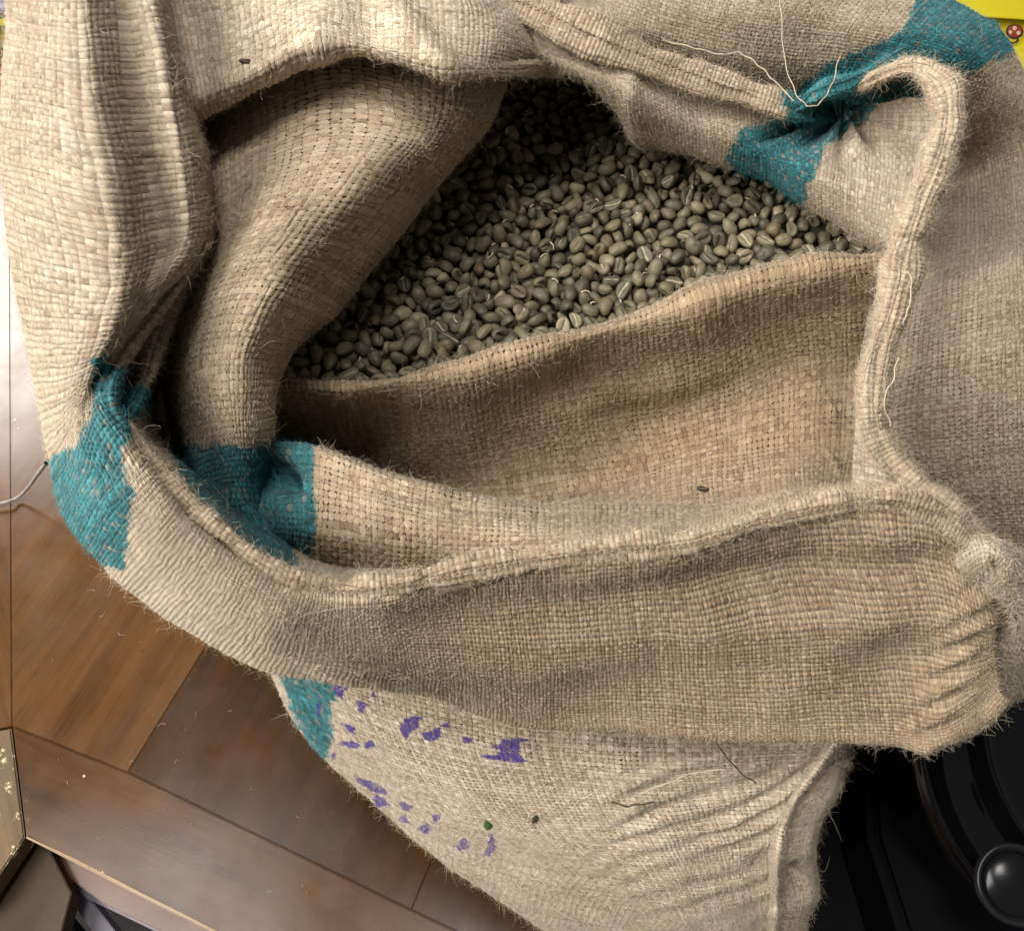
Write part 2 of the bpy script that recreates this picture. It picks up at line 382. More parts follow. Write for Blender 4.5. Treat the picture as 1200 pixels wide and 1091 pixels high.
# ---- lower body with the stencilled print
BODY = []
rows = [
    ([(300, 735), (345, 752), (450, 780), (600, 805), (760, 815), (900, 820), (1000, 830)], 38.6),
    ([(312, 782), (358, 805), (460, 845), (600, 876), (760, 888), (900, 885), (994, 880)], 37.9),
    ([(346, 852), (396, 870), (490, 906), (620, 930), (770, 932), (900, 918), (984, 912)], 38.4),
    ([(392, 902), (446, 926), (530, 956), (650, 977), (790, 976), (895, 962), (960, 950)], 39.0),
    ([(456, 956), (510, 977), (590, 1002), (700, 1021), (810, 1021), (885, 1008), (928, 990)], 39.8),
    ([(528, 1014), (580, 1032), (655, 1052), (742, 1066), (830, 1071), (884, 1060), (920, 1040)], 41.0),
    ([(606, 1064), (656, 1085), (720, 1102), (790, 1112), (850, 1118), (890, 1112), (922, 1096)], 42.6),
    ([(700, 1125), (740, 1150), (785, 1166), (835, 1175), (875, 1178), (905, 1172), (930, 1158)], 45.5),
    ([(780, 1190), (800, 1215), (830, 1230), (860, 1236), (885, 1236), (910, 1230), (935, 1216)], 51.0),
]
off = [2.6, 0.9, 0.0, -.2, 0.1, 0.8, 2.2]
for (pts, d), dd in zip(rows, (2.6, 2.3, 2.0, 1.6, 1.0, .5, .2, 0, 0)):
    d += dd
    r = [(x, y, d + o) for (x, y), o in zip(pts, off)]
    r = [(r[0][0] + 30, r[0][1] - 4, r[0][2] + 8)] + r + [(r[-1][0] - 22, r[-1][1] + 2, r[-1][2] + 7)]
    BODY.append(r)
def body_ripple(px, py):
    m = 1 / (1 + np.exp(-(px - 800) / 35.))
    q = (py + .42 * (px - 900))
    m2 = 1 / (1 + np.exp(-(px - 740) / 30.))
    r = .0030 * m2 * np.sin(q / 4.1 + 1.6 * np.sin(px / 37.) + 1.5 * vnoise(px / 60. + 3, py / 30. + 3, 77)) * (.55 + .6 * vnoise(px / 50. + 3, py / 35. + 3, 78)) * np.exp(-((py - 960) / 80.) ** 2)
    r += .0016 * np.exp(-((py - (905 - .15 * (px - 700))) / 9.) ** 2) * m
    r += .002 * np.exp(-((px - 760 - .35 * (py - 950)) / 45.) ** 2) 
    return r
def blob(x, y, w, h, ang=0, n=9, seed=0):
    r = random.Random(seed); out = []
    for k in range(n):
        a = 2 * math.pi * k / n; s = r.uniform(.7, 1.15)
        u, v = w * s * math.cos(a), h * s * math.sin(a)
        c, q = math.cos(R(ang)), math.sin(R(ang))
        out.append((x + u * c - v * q, y + u * q + v * c))
    return out
INK = [
    [(391, 799), (400, 797), (413, 800), (411, 806), (402, 812), (398, 820), (393, 815)],
    [(418, 818), (434, 826), (424, 838), (417, 832)], blob(437, 814, 5, 4, seed=1),
    [(399, 850), (410, 848), (419, 857), (408, 859)],
    blob(409, 872, 13, 5, 6, seed=2), blob(432, 873, 8, 6, seed=3), blob(391, 888, 4, 4, seed=4),
    [(468, 851), (474, 842), (492, 836), (496, 841), (488, 852), (474, 866), (468, 860)],
    blob(507, 862, 11, 8, -10, seed=5), blob(522, 850, 6, 3, -15, seed=6), blob(515, 858, 3, 6, seed=7),
    blob(547, 868, 10, 4, 8, seed=8),
    [(574, 873), (592, 866), (620, 863), (622, 866), (607, 872), (609, 885), (618, 893), (590, 892), (568, 887), (560, 884), (580, 882), (584, 877)],
    [(411, 910), (430, 915), (452, 927), (456, 931), (436, 928), (416, 918)],
    blob(445, 939, 12, 8, 15, seed=9), blob(476, 943, 9, 6, 10, seed=10), blob(473, 958, 7, 6, 20, seed=11),
    blob(499, 969, 10, 7, -10, seed=12), blob(512, 955, 7, 5, -10, seed=13), blob(544, 987, 10, 7, -15, seed=14),
    [(576, 976), (583, 974), (581, 990), (576, 1001), (566, 998)],
    [(322, 788), (330, 786), (331, 792), (324, 793)], blob(372, 835, 4, 7, seed=15),
]
patch('lower_body', BODY, seed=2, dye=[[(322, 765), (397, 780), (388, 830), (386, 895), (362, 880), (338, 830)]], ink=INK, ripple=body_ripple, wrinkle=.0012, pitch=.0019, amp=.000688)

# side seam along the right of the lower body
SEAM = []
for (x, y, w, d) in [(990, 850, 14, 41.0), (976, 876, 16, 41.1), (952, 908, 32, 41.4), (934, 936, 42, 41.4), (918, 972, 40, 41.4), (913, 1006, 38, 41.2), (912, 1040, 46, 41.9), (910, 1075, 36, 43.0), (908, 1105, 32, 44.2), (905, 1160, 30, 47)]:
    SEAM.append([(x - 14, y, d + 1.0), (x - 7, y, d - .5), (x, y + 2, d - .9), (x + 8, y + 2, d - .1), (x + w * .55, y, d + .2), (x + w, y - 4, d + .9), (x + w + 5, y - 6, d + 3.0), (x + w - 4, y, d + 7)])
patch('side_seam', SEAM, seed=3, fuzz=.4, back=0, wrinkle=.0012, wl=.02, pitch=.0018, amp=.0006, dents=[(942, 1030, 11, .011)], ripple=lambda px, py: .0016 * np.exp(-((py - 1058 + .4 * (px - 940)) / 9.) ** 2))

# ---- big fold that hangs over the left of the beans
FOLD = [
    [(215, 80, 41), (232, 70, 38.5), (300, 60, 36.5), (385, 25, 36.0), (485, 40, 36.6), (560, 50, 38.0), (612, 55, 41.5), (590, 60, 47)],
    [(220, 140, 39), (234, 150, 36.2), (308, 112, 34.6), (388, 78, 34.6), (482, 92, 35.2), (555, 100, 37.0), (592, 98, 40.5), (568, 102, 46)],
    [(224, 200, 37), (238, 205, 34.6), (308, 172, 33.2), (395, 146, 33.4), (480, 152, 34.0), (535, 162, 36.0), (562, 166, 39.6), (540, 168, 45)],
    [(230, 262, 36), (246, 262, 33.4), (305, 225, 31.4), (375, 205, 31.2), (440, 205, 32.0), (482, 216, 35.2), (502, 236, 40.0), (484, 240, 45)],
    [(222, 305, 35.4), (240, 305, 32.6), (285, 278, 30.2), (336, 264, 29.8), (392, 268, 31.0), (432, 284, 34.8), (452, 298, 39.6), (436, 304, 44)],
    [(196, 360, 35.6), (216, 360, 32.8), (250, 342, 30.2), (292, 330, 29.4), (338, 334, 30.0), (375, 352, 33.2), (398, 366, 37.6), (385, 372, 42)],
    [(186, 420, 36.4), (206, 420, 33.2), (236, 412, 30.6), (266, 406, 29.7), (296, 406, 30.0), (322, 410, 32.7), (340, 412, 36.4), (328, 418, 40)],
    [(192, 480, 37.2), (212, 480, 33.8), (240, 476, 31.2), (266, 474, 30.3), (290, 474, 30.5), (308, 472, 31.6), (320, 466, 34.6), (312, 466, 39)],
    [(206, 540, 38), (224, 538, 34.6), (250, 530, 32.0), (272, 526, 31.2), (292, 524, 31.4), (306, 522, 32.4), (318, 516, 34.6), (312, 512, 39)],
    [(226, 596, 38.6), (244, 592, 35.4), (266, 584, 33.0), (286, 582, 32.4), (304, 584, 33.4), (316, 578, 35.2), (324, 566, 36.6), (322, 552, 39)],
    [(250, 650, 39.4), (266, 645, 36.4), (286, 638, 34.0), (304, 632, 33.0), (320, 626, 33.2), (330, 612, 34.4), (336, 590, 36.4), (334, 570, 39)],
]
TEAL_C = [(200, 520), (235, 524), (262, 518), (300, 524), (322, 512), (345, 515), (345, 700), (200, 700)]
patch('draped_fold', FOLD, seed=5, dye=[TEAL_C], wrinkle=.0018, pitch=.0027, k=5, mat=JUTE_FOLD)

# ---- rolled fold in front
ROLL = [
    [(296, 540, 38), (330, 545, 37.6), (375, 550, 37.6), (432, 562, 38), (505, 584, 38), (575, 596, 38), (645, 602, 37.4), (725, 604, 37), (810, 600, 37), (905, 590, 37.4), (1015, 575, 38)],
    [(312, 524, 35.0), (340, 521, 33.4), (378, 526, 32.6), (432, 545, 32.0), (502, 568, 32.2), (572, 582, 32.8), (642, 589, 34.0), (722, 594, 35.2), (805, 592, 36.0), (905, 580, 36.4), (1015, 566, 36.8)],
    [(306, 552, 34.8), (338, 552, 32.6), (375, 554, 31.8), (430, 570, 31.2), (500, 589, 31.4), (570, 600, 31.8), (642, 606, 32.6), (722, 608, 33.9), (805, 604, 34.7), (905, 593, 35.4), (1015, 577, 36)],
    [(306, 590, 33.6), (336, 590, 32.0), (372, 590, 31.2), (428, 600, 30.8), (498, 614, 31.0), (570, 622, 31.3), (642, 624, 31.6), (722, 621, 32.6), (805, 614, 33.4), (905, 603, 34.2), (1015, 586, 35)],
    [(312, 622, 33.6), (340, 624, 32.2), (370, 628, 31.6), (428, 636, 31.3), (498, 644, 31.5), (570, 645, 31.5), (642, 641, 31.4), (722, 634, 31.8), (805, 626, 32.2), (905, 612, 33.0), (1015, 596, 34)],
    [(318, 650, 35.6), (342, 654, 34.4), (370, 660, 33.8), (428, 668, 33.4), (498, 670, 32.8), (570, 664, 32.2), (642, 655, 31.8), (722, 646, 31.6), (805, 638, 31.6), (905, 624, 32.4), (1015, 606, 33.6)],
    [(318, 690, 38.6), (342, 694, 37.6), (370, 700, 37), (428, 704, 36), (498, 700, 35), (570, 692, 34), (642, 680, 33.4), (722, 670, 33), (805, 660, 33), (905, 646, 33.6), (1015, 626, 34.6)],
]
ROLL = [[(row[0][0] - 26, row[0][1] + 6, row[0][2] + 3)] + row for row in ROLL]
TEAL_R = [(290, 500), (366, 505), (370, 560), (366, 640), (350, 660), (300, 700)]
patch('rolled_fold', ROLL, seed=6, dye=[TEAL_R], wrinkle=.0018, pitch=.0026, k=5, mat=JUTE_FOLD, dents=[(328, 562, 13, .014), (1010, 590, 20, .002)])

# ---- inner face in front of the beans
INNER = [
    [(325, 462, 42), (405, 468, 41.6), (485, 456, 41.4), (565, 436, 41.2), (655, 412, 41), (745, 384, 41), (835, 352, 41.2), (925, 326, 41.6), (1045, 308, 42.4)],
    [(322, 444, 37.0), (402, 450, 36.4), (482, 438, 36.3), (562, 417, 36.2), (652, 394, 36.5), (742, 366, 37.2), (832, 335, 37.4), (922, 309, 37.8), (1042, 293, 38.6)],
    [(324, 458, 36.6), (404, 464, 36.0), (484, 454, 35.9), (564, 435, 35.7), (654, 413, 35.9), (744, 386, 36.4), (834, 356, 36.7), (924, 330, 37.2), (1044, 312, 38.0)],
    [(330, 482, 39.4), (408, 492, 39.0), (488, 486, 38.6), (568, 472, 38.4), (658, 452, 38.6), (748, 430, 39.0), (838, 402, 39.3), (928, 376, 39.6), (1044, 360, 40.2)],
    [(340, 512, 41.8), (415, 528, 41.4), (495, 530, 40.8), (575, 524, 40.9), (665, 508, 40.4), (755, 490, 41.8), (845, 466, 41.8), (935, 440, 41.8), (1044, 425, 41.8)],
    [(350, 545, 43.1), (425, 560, 42.9), (505, 572, 42.8), (585, 574, 42.0), (675, 562, 42.2), (765, 546, 42.2), (850, 528, 41.8), (935, 510, 41.4), (1040, 494, 40.8)],
    [(355, 585, 43.0), (430, 596, 42.4), (510, 606, 41.8), (590, 606, 40.8), (680, 596, 40.2), (768, 580, 40.5), (852, 566, 40.3), (936, 550, 40.0), (1030, 540, 39.6)],
    [(360, 620, 43.0), (435, 630, 42.4), (515, 636, 41.6), (595, 634, 40.6), (685, 622, 39.0), (770, 610, 38.6), (854, 600, 38.2), (936, 588, 37.8), (1020, 580, 38.0)],
]
INNER = [[(row[0][0] - 48, row[0][1] + 4, row[0][2] + 3.5)] + row for row in INNER]
def bumps(px, py):
    sag = .0022 * np.sin(px / 58. + .8 * np.sin(py / 45.)) * np.exp(-((py - 500) / 80.) ** 2) + .0025 * np.exp(-((py - .28 * (px - 600) * -1 - 500) / 16.) ** 2) * np.exp(-((px - 760) / 120.) ** 2)
    r = .0016 * np.sin((px + .5 * py) / 30.) * np.exp(-((py - 430) / 60.) ** 2)
    for (x, y, R0) in ((955, 478, 22), (962, 545, 20)):        # puckered rings in the cloth
        q = np.hypot(px - x, (py - y))
        r += .0011 * np.exp(-((q - R0 * (1 + .12 * np.sin(3 * np.arctan2(py - y, px - x)))) / 4.) ** 2) * (.6 + .4 * np.sin(np.arctan2(py - y, px - x) + 1))
    return r + sag
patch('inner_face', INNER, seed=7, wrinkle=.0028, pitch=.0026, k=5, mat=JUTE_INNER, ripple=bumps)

# ---- back flap folded forward, upper left
BACKL = [
    [(120, -330, 62), (260, -330, 60), (380, -330, 60), (500, -330, 62), (620, -330, 64), (760, -330, 66)],
    [(130, -180, 46), (260, -180, 44), (380, -180, 44), (500, -180, 45), (620, -180, 47), (760, -180, 50)],
    [(160, -60, 37.2), (270, -65, 35.5), (380, -70, 35.7), (480, -65, 35.7), (560, -50, 37.0), (650, -20, 38.0)],
    [(185, 15, 34.1), (275, 5, 32.7), (375, -15, 32.9), (480, 5, 33.3), (570, 15, 34.4), (650, 35, 35.8)],
    [(200, 82, 31.9), (280, 62, 31.1), (376, 28, 31.7), (480, 50, 31.9), (572, 58, 33.2), (655, 62, 35.2)],
    [(214, 125, 31.6), (284, 98, 30.9), (378, 52, 31.5), (480, 72, 31.7), (572, 82, 33.0), (645, 80, 35.6)],
    [(220, 144, 33.1), (286, 115, 32.5), (380, 66, 32.9), (480, 84, 32.7), (572, 95, 34.2), (640, 90, 37.0)],
    [(222, 130, 37.1), (288, 98, 36.5), (380, 50, 36.9), (480, 66, 36.7), (572, 76, 38.4), (640, 70, 41.4)],
]
BACKL = [row[:-1] + [(row[-1][0] + 14, row[-1][1] + (6 if k > 2 else 0), row[-1][2] + (3.6 if k > 1 else 0))] for k, row in enumerate(BACKL)]
def back_rip(px, py):
    r = .003 * np.exp(-(((px - 372) - .25 * (py - 60)) / 26.) ** 2) * np.exp(-((py - 50) / 30.) ** 2)
    r -= .006 * np.exp(-((py - (62 - .1 * (px - 640))) / 9.) ** 2) * np.exp(-((px - 650) / 45.) ** 2)
    r += .004 * np.exp(-((px - 470 - .9 * (py - 20)) / 30.) ** 2)
    r -= .003 * np.exp(-((py - (50 - .1 * (px - 300))) / 12.) ** 2) * np.exp(-((px - 330) / 40.) ** 2)
    return r
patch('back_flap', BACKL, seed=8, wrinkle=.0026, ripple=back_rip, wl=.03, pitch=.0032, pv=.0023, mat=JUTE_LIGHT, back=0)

# ---- back right inner cloth with the teal band
BACKR = [
    [(560, -20, 37.2), (632, 22, 37.2), (712, 58, 37.6), (795, 92, 38.8), (865, 112, 38.8), (915, 122, 39.2), (955, 128, 39.6), (1000, 128, 40), (1050, 118, 39.6), (1100, 112, 38.4)],
    [(575, 25, 37.2), (650, 55, 36.8), (722, 82, 37.4), (800, 110, 38.6), (868, 132, 38.8), (920, 140, 39.6), (962, 144, 40.6), (1005, 146, 41), (1052, 150, 40), (1100, 150, 38.4)],
    [(600, 55, 37.2), (660, 74, 36.6), (730, 104, 37.2), (805, 134, 38.4), (870, 152, 38.4), (922, 165, 39.2), (966, 176, 39.6), (1008, 184, 39.6), (1050, 192, 39), (1090, 196, 37.8)],
    [(625, 78, 37.8), (676, 88, 37.0), (738, 130, 38.4), (806, 160, 39.2), (868, 178, 39.0), (920, 196, 39.0), (966, 212, 38.8), (1006, 226, 38.6), (1044, 238, 38.2), (1076, 244, 37.2)],
    [(640, 92, 39.2), (695, 98, 39.0), (750, 168, 41.4), (808, 184, 42.0), (866, 202, 41.6), (922, 226, 41.0), (968, 252, 40.4), (1006, 276, 39.8), (1036, 292, 39.0), (1062, 300, 37.6)],
    [(645, 80, 46), (700, 88, 46), (758, 160, 47), (812, 176, 47), (868, 194, 47), (924, 220, 46), (970, 248, 45), (1008, 276, 44), (1038, 296, 43), (1064, 310, 41)],
]
TEAL_G = [(905, 85), (1060, 60), (1045, 105), (1008, 150), (962, 178), (944, 240), (862, 205), (850, 190), (872, 150), (915, 140)]
def gath(px, py):
    q = np.hypot(px - 985, py - 138)
    ang = np.arctan2(py - 138, px - 985)
    r = .0045 * np.sin(ang * 7) * np.exp(-(q / 55.) ** 2)
    r -= .012 * np.exp(-((py - (136 - .42 * (px - 960))) / 7.) ** 2) * np.exp(-((px - 970) / 55.) ** 2)
    return r + .003 * np.exp(-((px - (735 + .2 * (py - 100))) / 12.) ** 2)
patch('back_inner', BACKR, seed=9, dye=[TEAL_G], ripple=gath, wrinkle=.0022, pitch=.0019, wl=.03, back=0, mat=JUTE_SOLID)

# ---- outside of the back and right wall
BACKO = [
    [(540, -30, 42), (560, -90, 44), (590, -180, 48), (620, -300, 56)],
    [(630, 25, 41.4), (650, -30, 42), (680, -120, 46), (720, -240, 54)],
    [(710, 62, 42.0), (722, 15, 40.4), (745, -60, 41.6), (790, -170, 50)],
    [(800, 92, 42.6), (810, 45, 40.2), (830, -25, 40.2), (880, -120, 48)],
    [(870, 112, 43), (880, 60, 40.4), (905, -10, 39.8), (960, -90, 46)],
    [(945, 118, 43.6), (960, 68, 41.0), (990, 5, 40.2), (1040, -40, 44)],
    [(1010, 116, 43.6), (1034, 74, 41.2), (1070, 26, 40.0), (1104, -6, 43.6)],
    [(1050, 130, 43.6), (1092, 92, 41.4), (1140, 52, 40.2), (1172, 32, 43.6)],
    [(1070, 170, 43.8), (1116, 140, 44.2), (1172, 108, 41.8), (1210, 96, 43.6)],
    [(1066, 225, 43.2), (1126, 205, 46.5), (1194, 178, 44.0), (1248, 160, 43.5)],
    [(1056, 285, 41.4), (1128, 268, 42.6), (1205, 248, 41.8), (1275, 235, 42)],
    [(1040, 350, 38.8), (1124, 328, 37.0), (1210, 310, 37.0), (1290, 300, 39)],
    [(1028, 430, 37.2), (1120, 410, 35.6), (1212, 396, 35.6), (1296, 390, 38)],
    [(1020, 505, 37.0), (1120, 490, 36.3), (1214, 478, 36.5), (1296, 475, 38)],
    [(1040, 575, 38.4), (1126, 565, 37.9), (1218, 556, 38.3), (1296, 556, 38.6)],
    [(1080, 645, 40), (1146, 640, 40), (1224, 636, 40.5), (1296, 640, 40)],
    [(1120, 715, 42), (1164, 720, 42), (1230, 724, 43), (1296, 730, 42)],
    [(1140, 800, 42), (1180, 810, 42), (1240, 820, 43), (1300, 830, 46)],
]
BACKO = [row + [(row[-1][0] + (30 if k > 8 else -14), row[-1][1] + (15 if k > 8 else 16), row[-1][2] + (14 if k > 8 else 6))] for k, row in enumerate(BACKO)]
BACKO = [[(row[0][0] - 20, row[0][1] + (24 if k < 9 else 0), row[0][2] + 1.5)] + row for k, row in enumerate(BACKO)]
TEAL_F = [(950, 160), (930, 100), (1000, 60), (1062, 35), (1075, -20), (1215, 20), (1185, 66), (1132, 84), (1090, 110), (1040, 150)]
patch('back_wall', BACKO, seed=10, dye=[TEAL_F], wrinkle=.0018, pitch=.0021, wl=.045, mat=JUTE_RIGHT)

# ---- hems: doubled edge strips
def strip(name, pts, seed, side=(0, 1), w=12, bulge=.5, d_in=3.0, groove=.08, **kw):
    net = []
    P = np.array(pts, float)
    T = np.gradient(P[:, :2], axis=0); T /= np.linalg.norm(T, axis=1, keepdims=True)
    for i, p in enumerate(P):
        ww = (p[3] if len(p) > 3 else w) * (1 + .16 * math.sin(i * 2.3 + seed) + .08 * math.sin(i * 5.1))
        n = np.array([-T[i][1], T[i][0]])
        row = []
        for f, dd in ((-.78, d_in), (-1.02, bulge * 1.3), (-.72, .06), (-.3, 0), (0.02, groove), (.32, 0), (.74, .06), (1.02, bulge * 1.3), (.8, d_in)):
            q = p[:2] + n * ww * f
            row.append((q[0], q[1], p[2] + dd))
        net.append(row)
    kw.setdefault('mat', JUTE_HEM); kw.setdefault('back', 0)
    return patch(name, net, seed=seed, **kw)
# front hem (right of the deep shade)
FH = [(150, 500, 27.4, 8), (184, 548, 26.9, 8), (232, 600, 26.6, 9), (288, 648, 26.6, 10), (345, 680, 26.8, 12), (402, 690, 27.1, 14), (482, 682, 27.3, 14), (562, 665, 27.5, 14), (645, 652, 27.7, 13), (725, 642, 27.9, 13), (800, 636, 28.1, 12), (868, 617, 28.3, 12), (938, 599, 28.5, 12), (1000, 588, 28.8, 12), (1056, 588, 29.1, 12), (1104, 606, 29.5, 12), (1140, 634, 30.2, 12), (1166, 664, 31.2, 12)]
def stitch_groove(px, py):
    return -.0007 * (np.sin(px / 4.2 + py * .1) > .2)
FH = [(x, y, d + .28, w) for (x, y, d, w) in FH]
patch_h = strip('front_hem', FH, 11, pitch=.0019, wrinkle=.0013, wl=.012, bulge=.14, d_in=1.0, groove=.07, amp=.00036)
# hem on the right that stands up and loops over at the top
RH = [(1002, 106, 38.2, 7), (1026, 92, 37.2, 10), (1058, 80, 36.2, 13), (1088, 84, 35.2, 15), (1106, 106, 34.5, 16), (1110, 142, 34.0, 17), (1100, 184, 33.6, 17), (1084, 226, 33.2, 18), (1068, 268, 32.9, 19), (1058, 312, 32.6, 19), (1048, 356, 32.3, 19), (1036, 400, 32.0, 19), (1028, 440, 31.9, 20), (1024, 478, 31.8, 20), (1030, 512, 31.9, 17), (1050, 544, 32.0, 13), (1078, 572, 31.8, 11), (1108, 594, 31.4, 11), (1140, 622, 31.2, 12), (1175, 650, 31.4, 14), (1205, 676, 31.8, 15), (1235, 700, 32.4, 15)]
strip('right_hem', RH, 12, pitch=.0019, amp=.00042, wrinkle=.0016, wl=.012, bulge=.5, d_in=3.0, fuzz=1.2, groove=.05)
# hem across the back
BH = [(470, -75, 39, 18), (530, -35, 37.6, 20), (590, -2, 36.6, 21), (650, 24, 36.0, 22), (712, 52, 36.4, 22), (772, 76, 36.8, 21), (826, 96, 37.2, 19), (876, 112, 37.4, 17), (920, 126, 37.8, 13), (955, 134, 38.6, 10)]
strip('back_hem', BH, 13, pitch=.0019, amp=.00045, wrinkle=.0022, wl=.018, bulge=.4, d_in=2.4, groove=.16, dye=[[(908, 80), (1000, 80), (1000, 180), (925, 180)]])
# twisted gather at the teal knot
KN = [(905, 138, 38.6, 9), (935, 122, 37.6, 12), (962, 108, 37.3, 12), (990, 100, 37.6, 10), (1016, 88, 38.4, 8), (1045, 70, 39.6, 9), (1080, 50, 40.6, 10)]
strip('gathered_knot', KN, 14, pitch=.0018, amp=.00068, wrinkle=.0022, wl=.012, bulge=.8, d_in=3.5, dye=[[(880, 0), (1200, 0), (1200, 200), (880, 200)]])
# left rim edge, greyish doubled cloth turning inward
LH = [(240, 284, 29.6, 7), (222, 312, 29.3, 9), (190, 350, 29.2, 11), (160, 388, 28.9, 12), (136, 424, 28.3, 12), (124, 452, 27.6, 12), (130, 482, 27.4, 10), (146, 506, 27.3, 8)]
strip('left_hem', LH, 15, pitch=.0019, amp=.00068, wrinkle=.0009, wl=.015, bulge=.5, d_in=2.6, dye=[[(90, 418), (150, 430), (170, 480), (150, 515), (90, 540)]])
IH = [(228, 318, 31.2, 6), (204, 356, 31.0, 8), (184, 400, 30.6, 9), (172, 440, 30.0, 9), (158, 468, 29.4, 9), (146, 486, 29.2, 8)]
strip('inner_selvedge', IH, 16, pitch=.0019, amp=.00068, wrinkle=.0009, wl=.015, bulge=.5, d_in=2.6, dye=[[(120, 430), (190, 462), (170, 500), (120, 520)]])
# rolled corner at the right end of the cuff
CO = [[(1118, 640, 31.6), (1140, 622, 30.8), (1172, 628, 30.6), (1200, 656, 31.4), (1216, 700, 32.8)],
      [(1124, 662, 31.2), (1146, 642, 29.8), (1172, 648, 29.5), (1196, 676, 30.2), (1208, 716, 32.0)],
      [(1132, 684, 31.4), (1150, 672, 30.1), (1170, 676, 29.8), (1188, 698, 30.6), (1198, 728, 32.4)],
      [(1144, 704, 32.4), (1156, 698, 31.4), (1172, 704, 31.0), (1186, 722, 32.0), (1192, 744, 34.0)]]
patch('rolled_corner', CO, seed=17, pitch=.0018, amp=.00075, wrinkle=.002, wl=.012, dents=[(1168, 672, 8, .004)])
SI = [[(1150, 690, 34.0), (1176, 700, 32.6), (1205, 715, 32.2), (1240, 730, 34)],
      [(1140, 740, 35.6), (1166, 752, 34.2), (1200, 758, 34.2), (1236, 765, 36.4)],
      [(1120, 800, 37.6), (1150, 806, 36.2), (1182, 798, 36.2), (1222, 790, 38)],
      [(1100, 846, 39), (1124, 856, 38.0), (1160, 838, 38.0), (1204, 815, 40)],
      [(1100, 850, 43), (1120, 850, 43), (1152, 826, 43), (1190, 800, 45)]]
patch('cuff_end', SI, seed=18, pitch=.002, wrinkle=.0014)
# tan facing between the right hem and the cuff
patch('hem_facing', [[(1004, 490, 34.5), (1030, 500, 33.6), (1050, 520, 33.4)], [(1000, 545, 34.5), (1036, 555, 33.4), (1082, 575, 32.8)], [(998, 600, 33.8), (1040, 604, 32.4), (1100, 610, 32)]], seed=19, pitch=.0019)
# lining of the deep pocket at the left
LIN = [[(250, 250, 30), (262, 290, 36), (275, 340, 44), (300, 420, 50)],
       [(206, 322, 29.4), (225, 350, 34), (250, 390, 42), (290, 450, 49)],
       [(158, 386, 29.2), (182, 415, 33), (215, 450, 41), (275, 490, 48)],
       [(128, 440, 28.8), (165, 465, 33), (205, 500, 41), (270, 530, 47)],
       [(146, 502, 28.2), (185, 515, 33), (225, 545, 40), (285, 565, 46)],
       [(186, 552, 27.6), (222, 552, 32.5), (260, 580, 38.5), (310, 590, 45)],
       [(238, 606, 27.4), (268, 595, 32.5), (300, 610, 38), (340, 610, 44)],
       [(300, 656, 27.6), (318, 634, 32), (345, 636, 37), (375, 630, 43)],
       [(370, 688, 28.0), (378, 664, 32), (392, 660, 37), (410, 650, 42)],
       [(450, 690, 28.6), (450, 670, 32), (455, 665, 36), (465, 655, 40)]]
patch('pocket_lining', LIN, seed=20, pitch=.0023, dye=[[(195, 520), (330, 520), (350, 680), (260, 660)]], fuzz=.4, k=3)
# plain core that carries the sack to the floor
def core():
    bm = bmesh.new(); n = 48; prev = None
    for z, r, cx, cy in ((0.0, .125, .15, .23), (.03, .14, .15, .23), (.12, .135, .13, .235), (.22, .13, .11, .25), (.31, .132, .08, .27), (.35, .125, .07, .285), (.375, .10, .06, .30), (.38, .0, .06, .30)):
        ring = [bm.verts.new((cx + r * math.cos(2 * math.pi * k / n) * 1.05, cy + r * math.sin(2 * math.pi * k / n), z)) for k in range(n)]
        if prev:
            for k in range(n): bm.faces.new((prev[k], prev[(k + 1) % n], ring[(k + 1) % n], ring[k]))
        prev = ring
    me = bpy.data.meshes.new('sack_base'); bm.to_mesh(me); bm.free()
    return link('sack_base', me, fibre_mat('sack_base_cloth', (.36, .27, .17)), SACK)
core()

print('sack faces', sum(len(o.data.polygons) for o in SACK.children if o.type == 'MESH'))
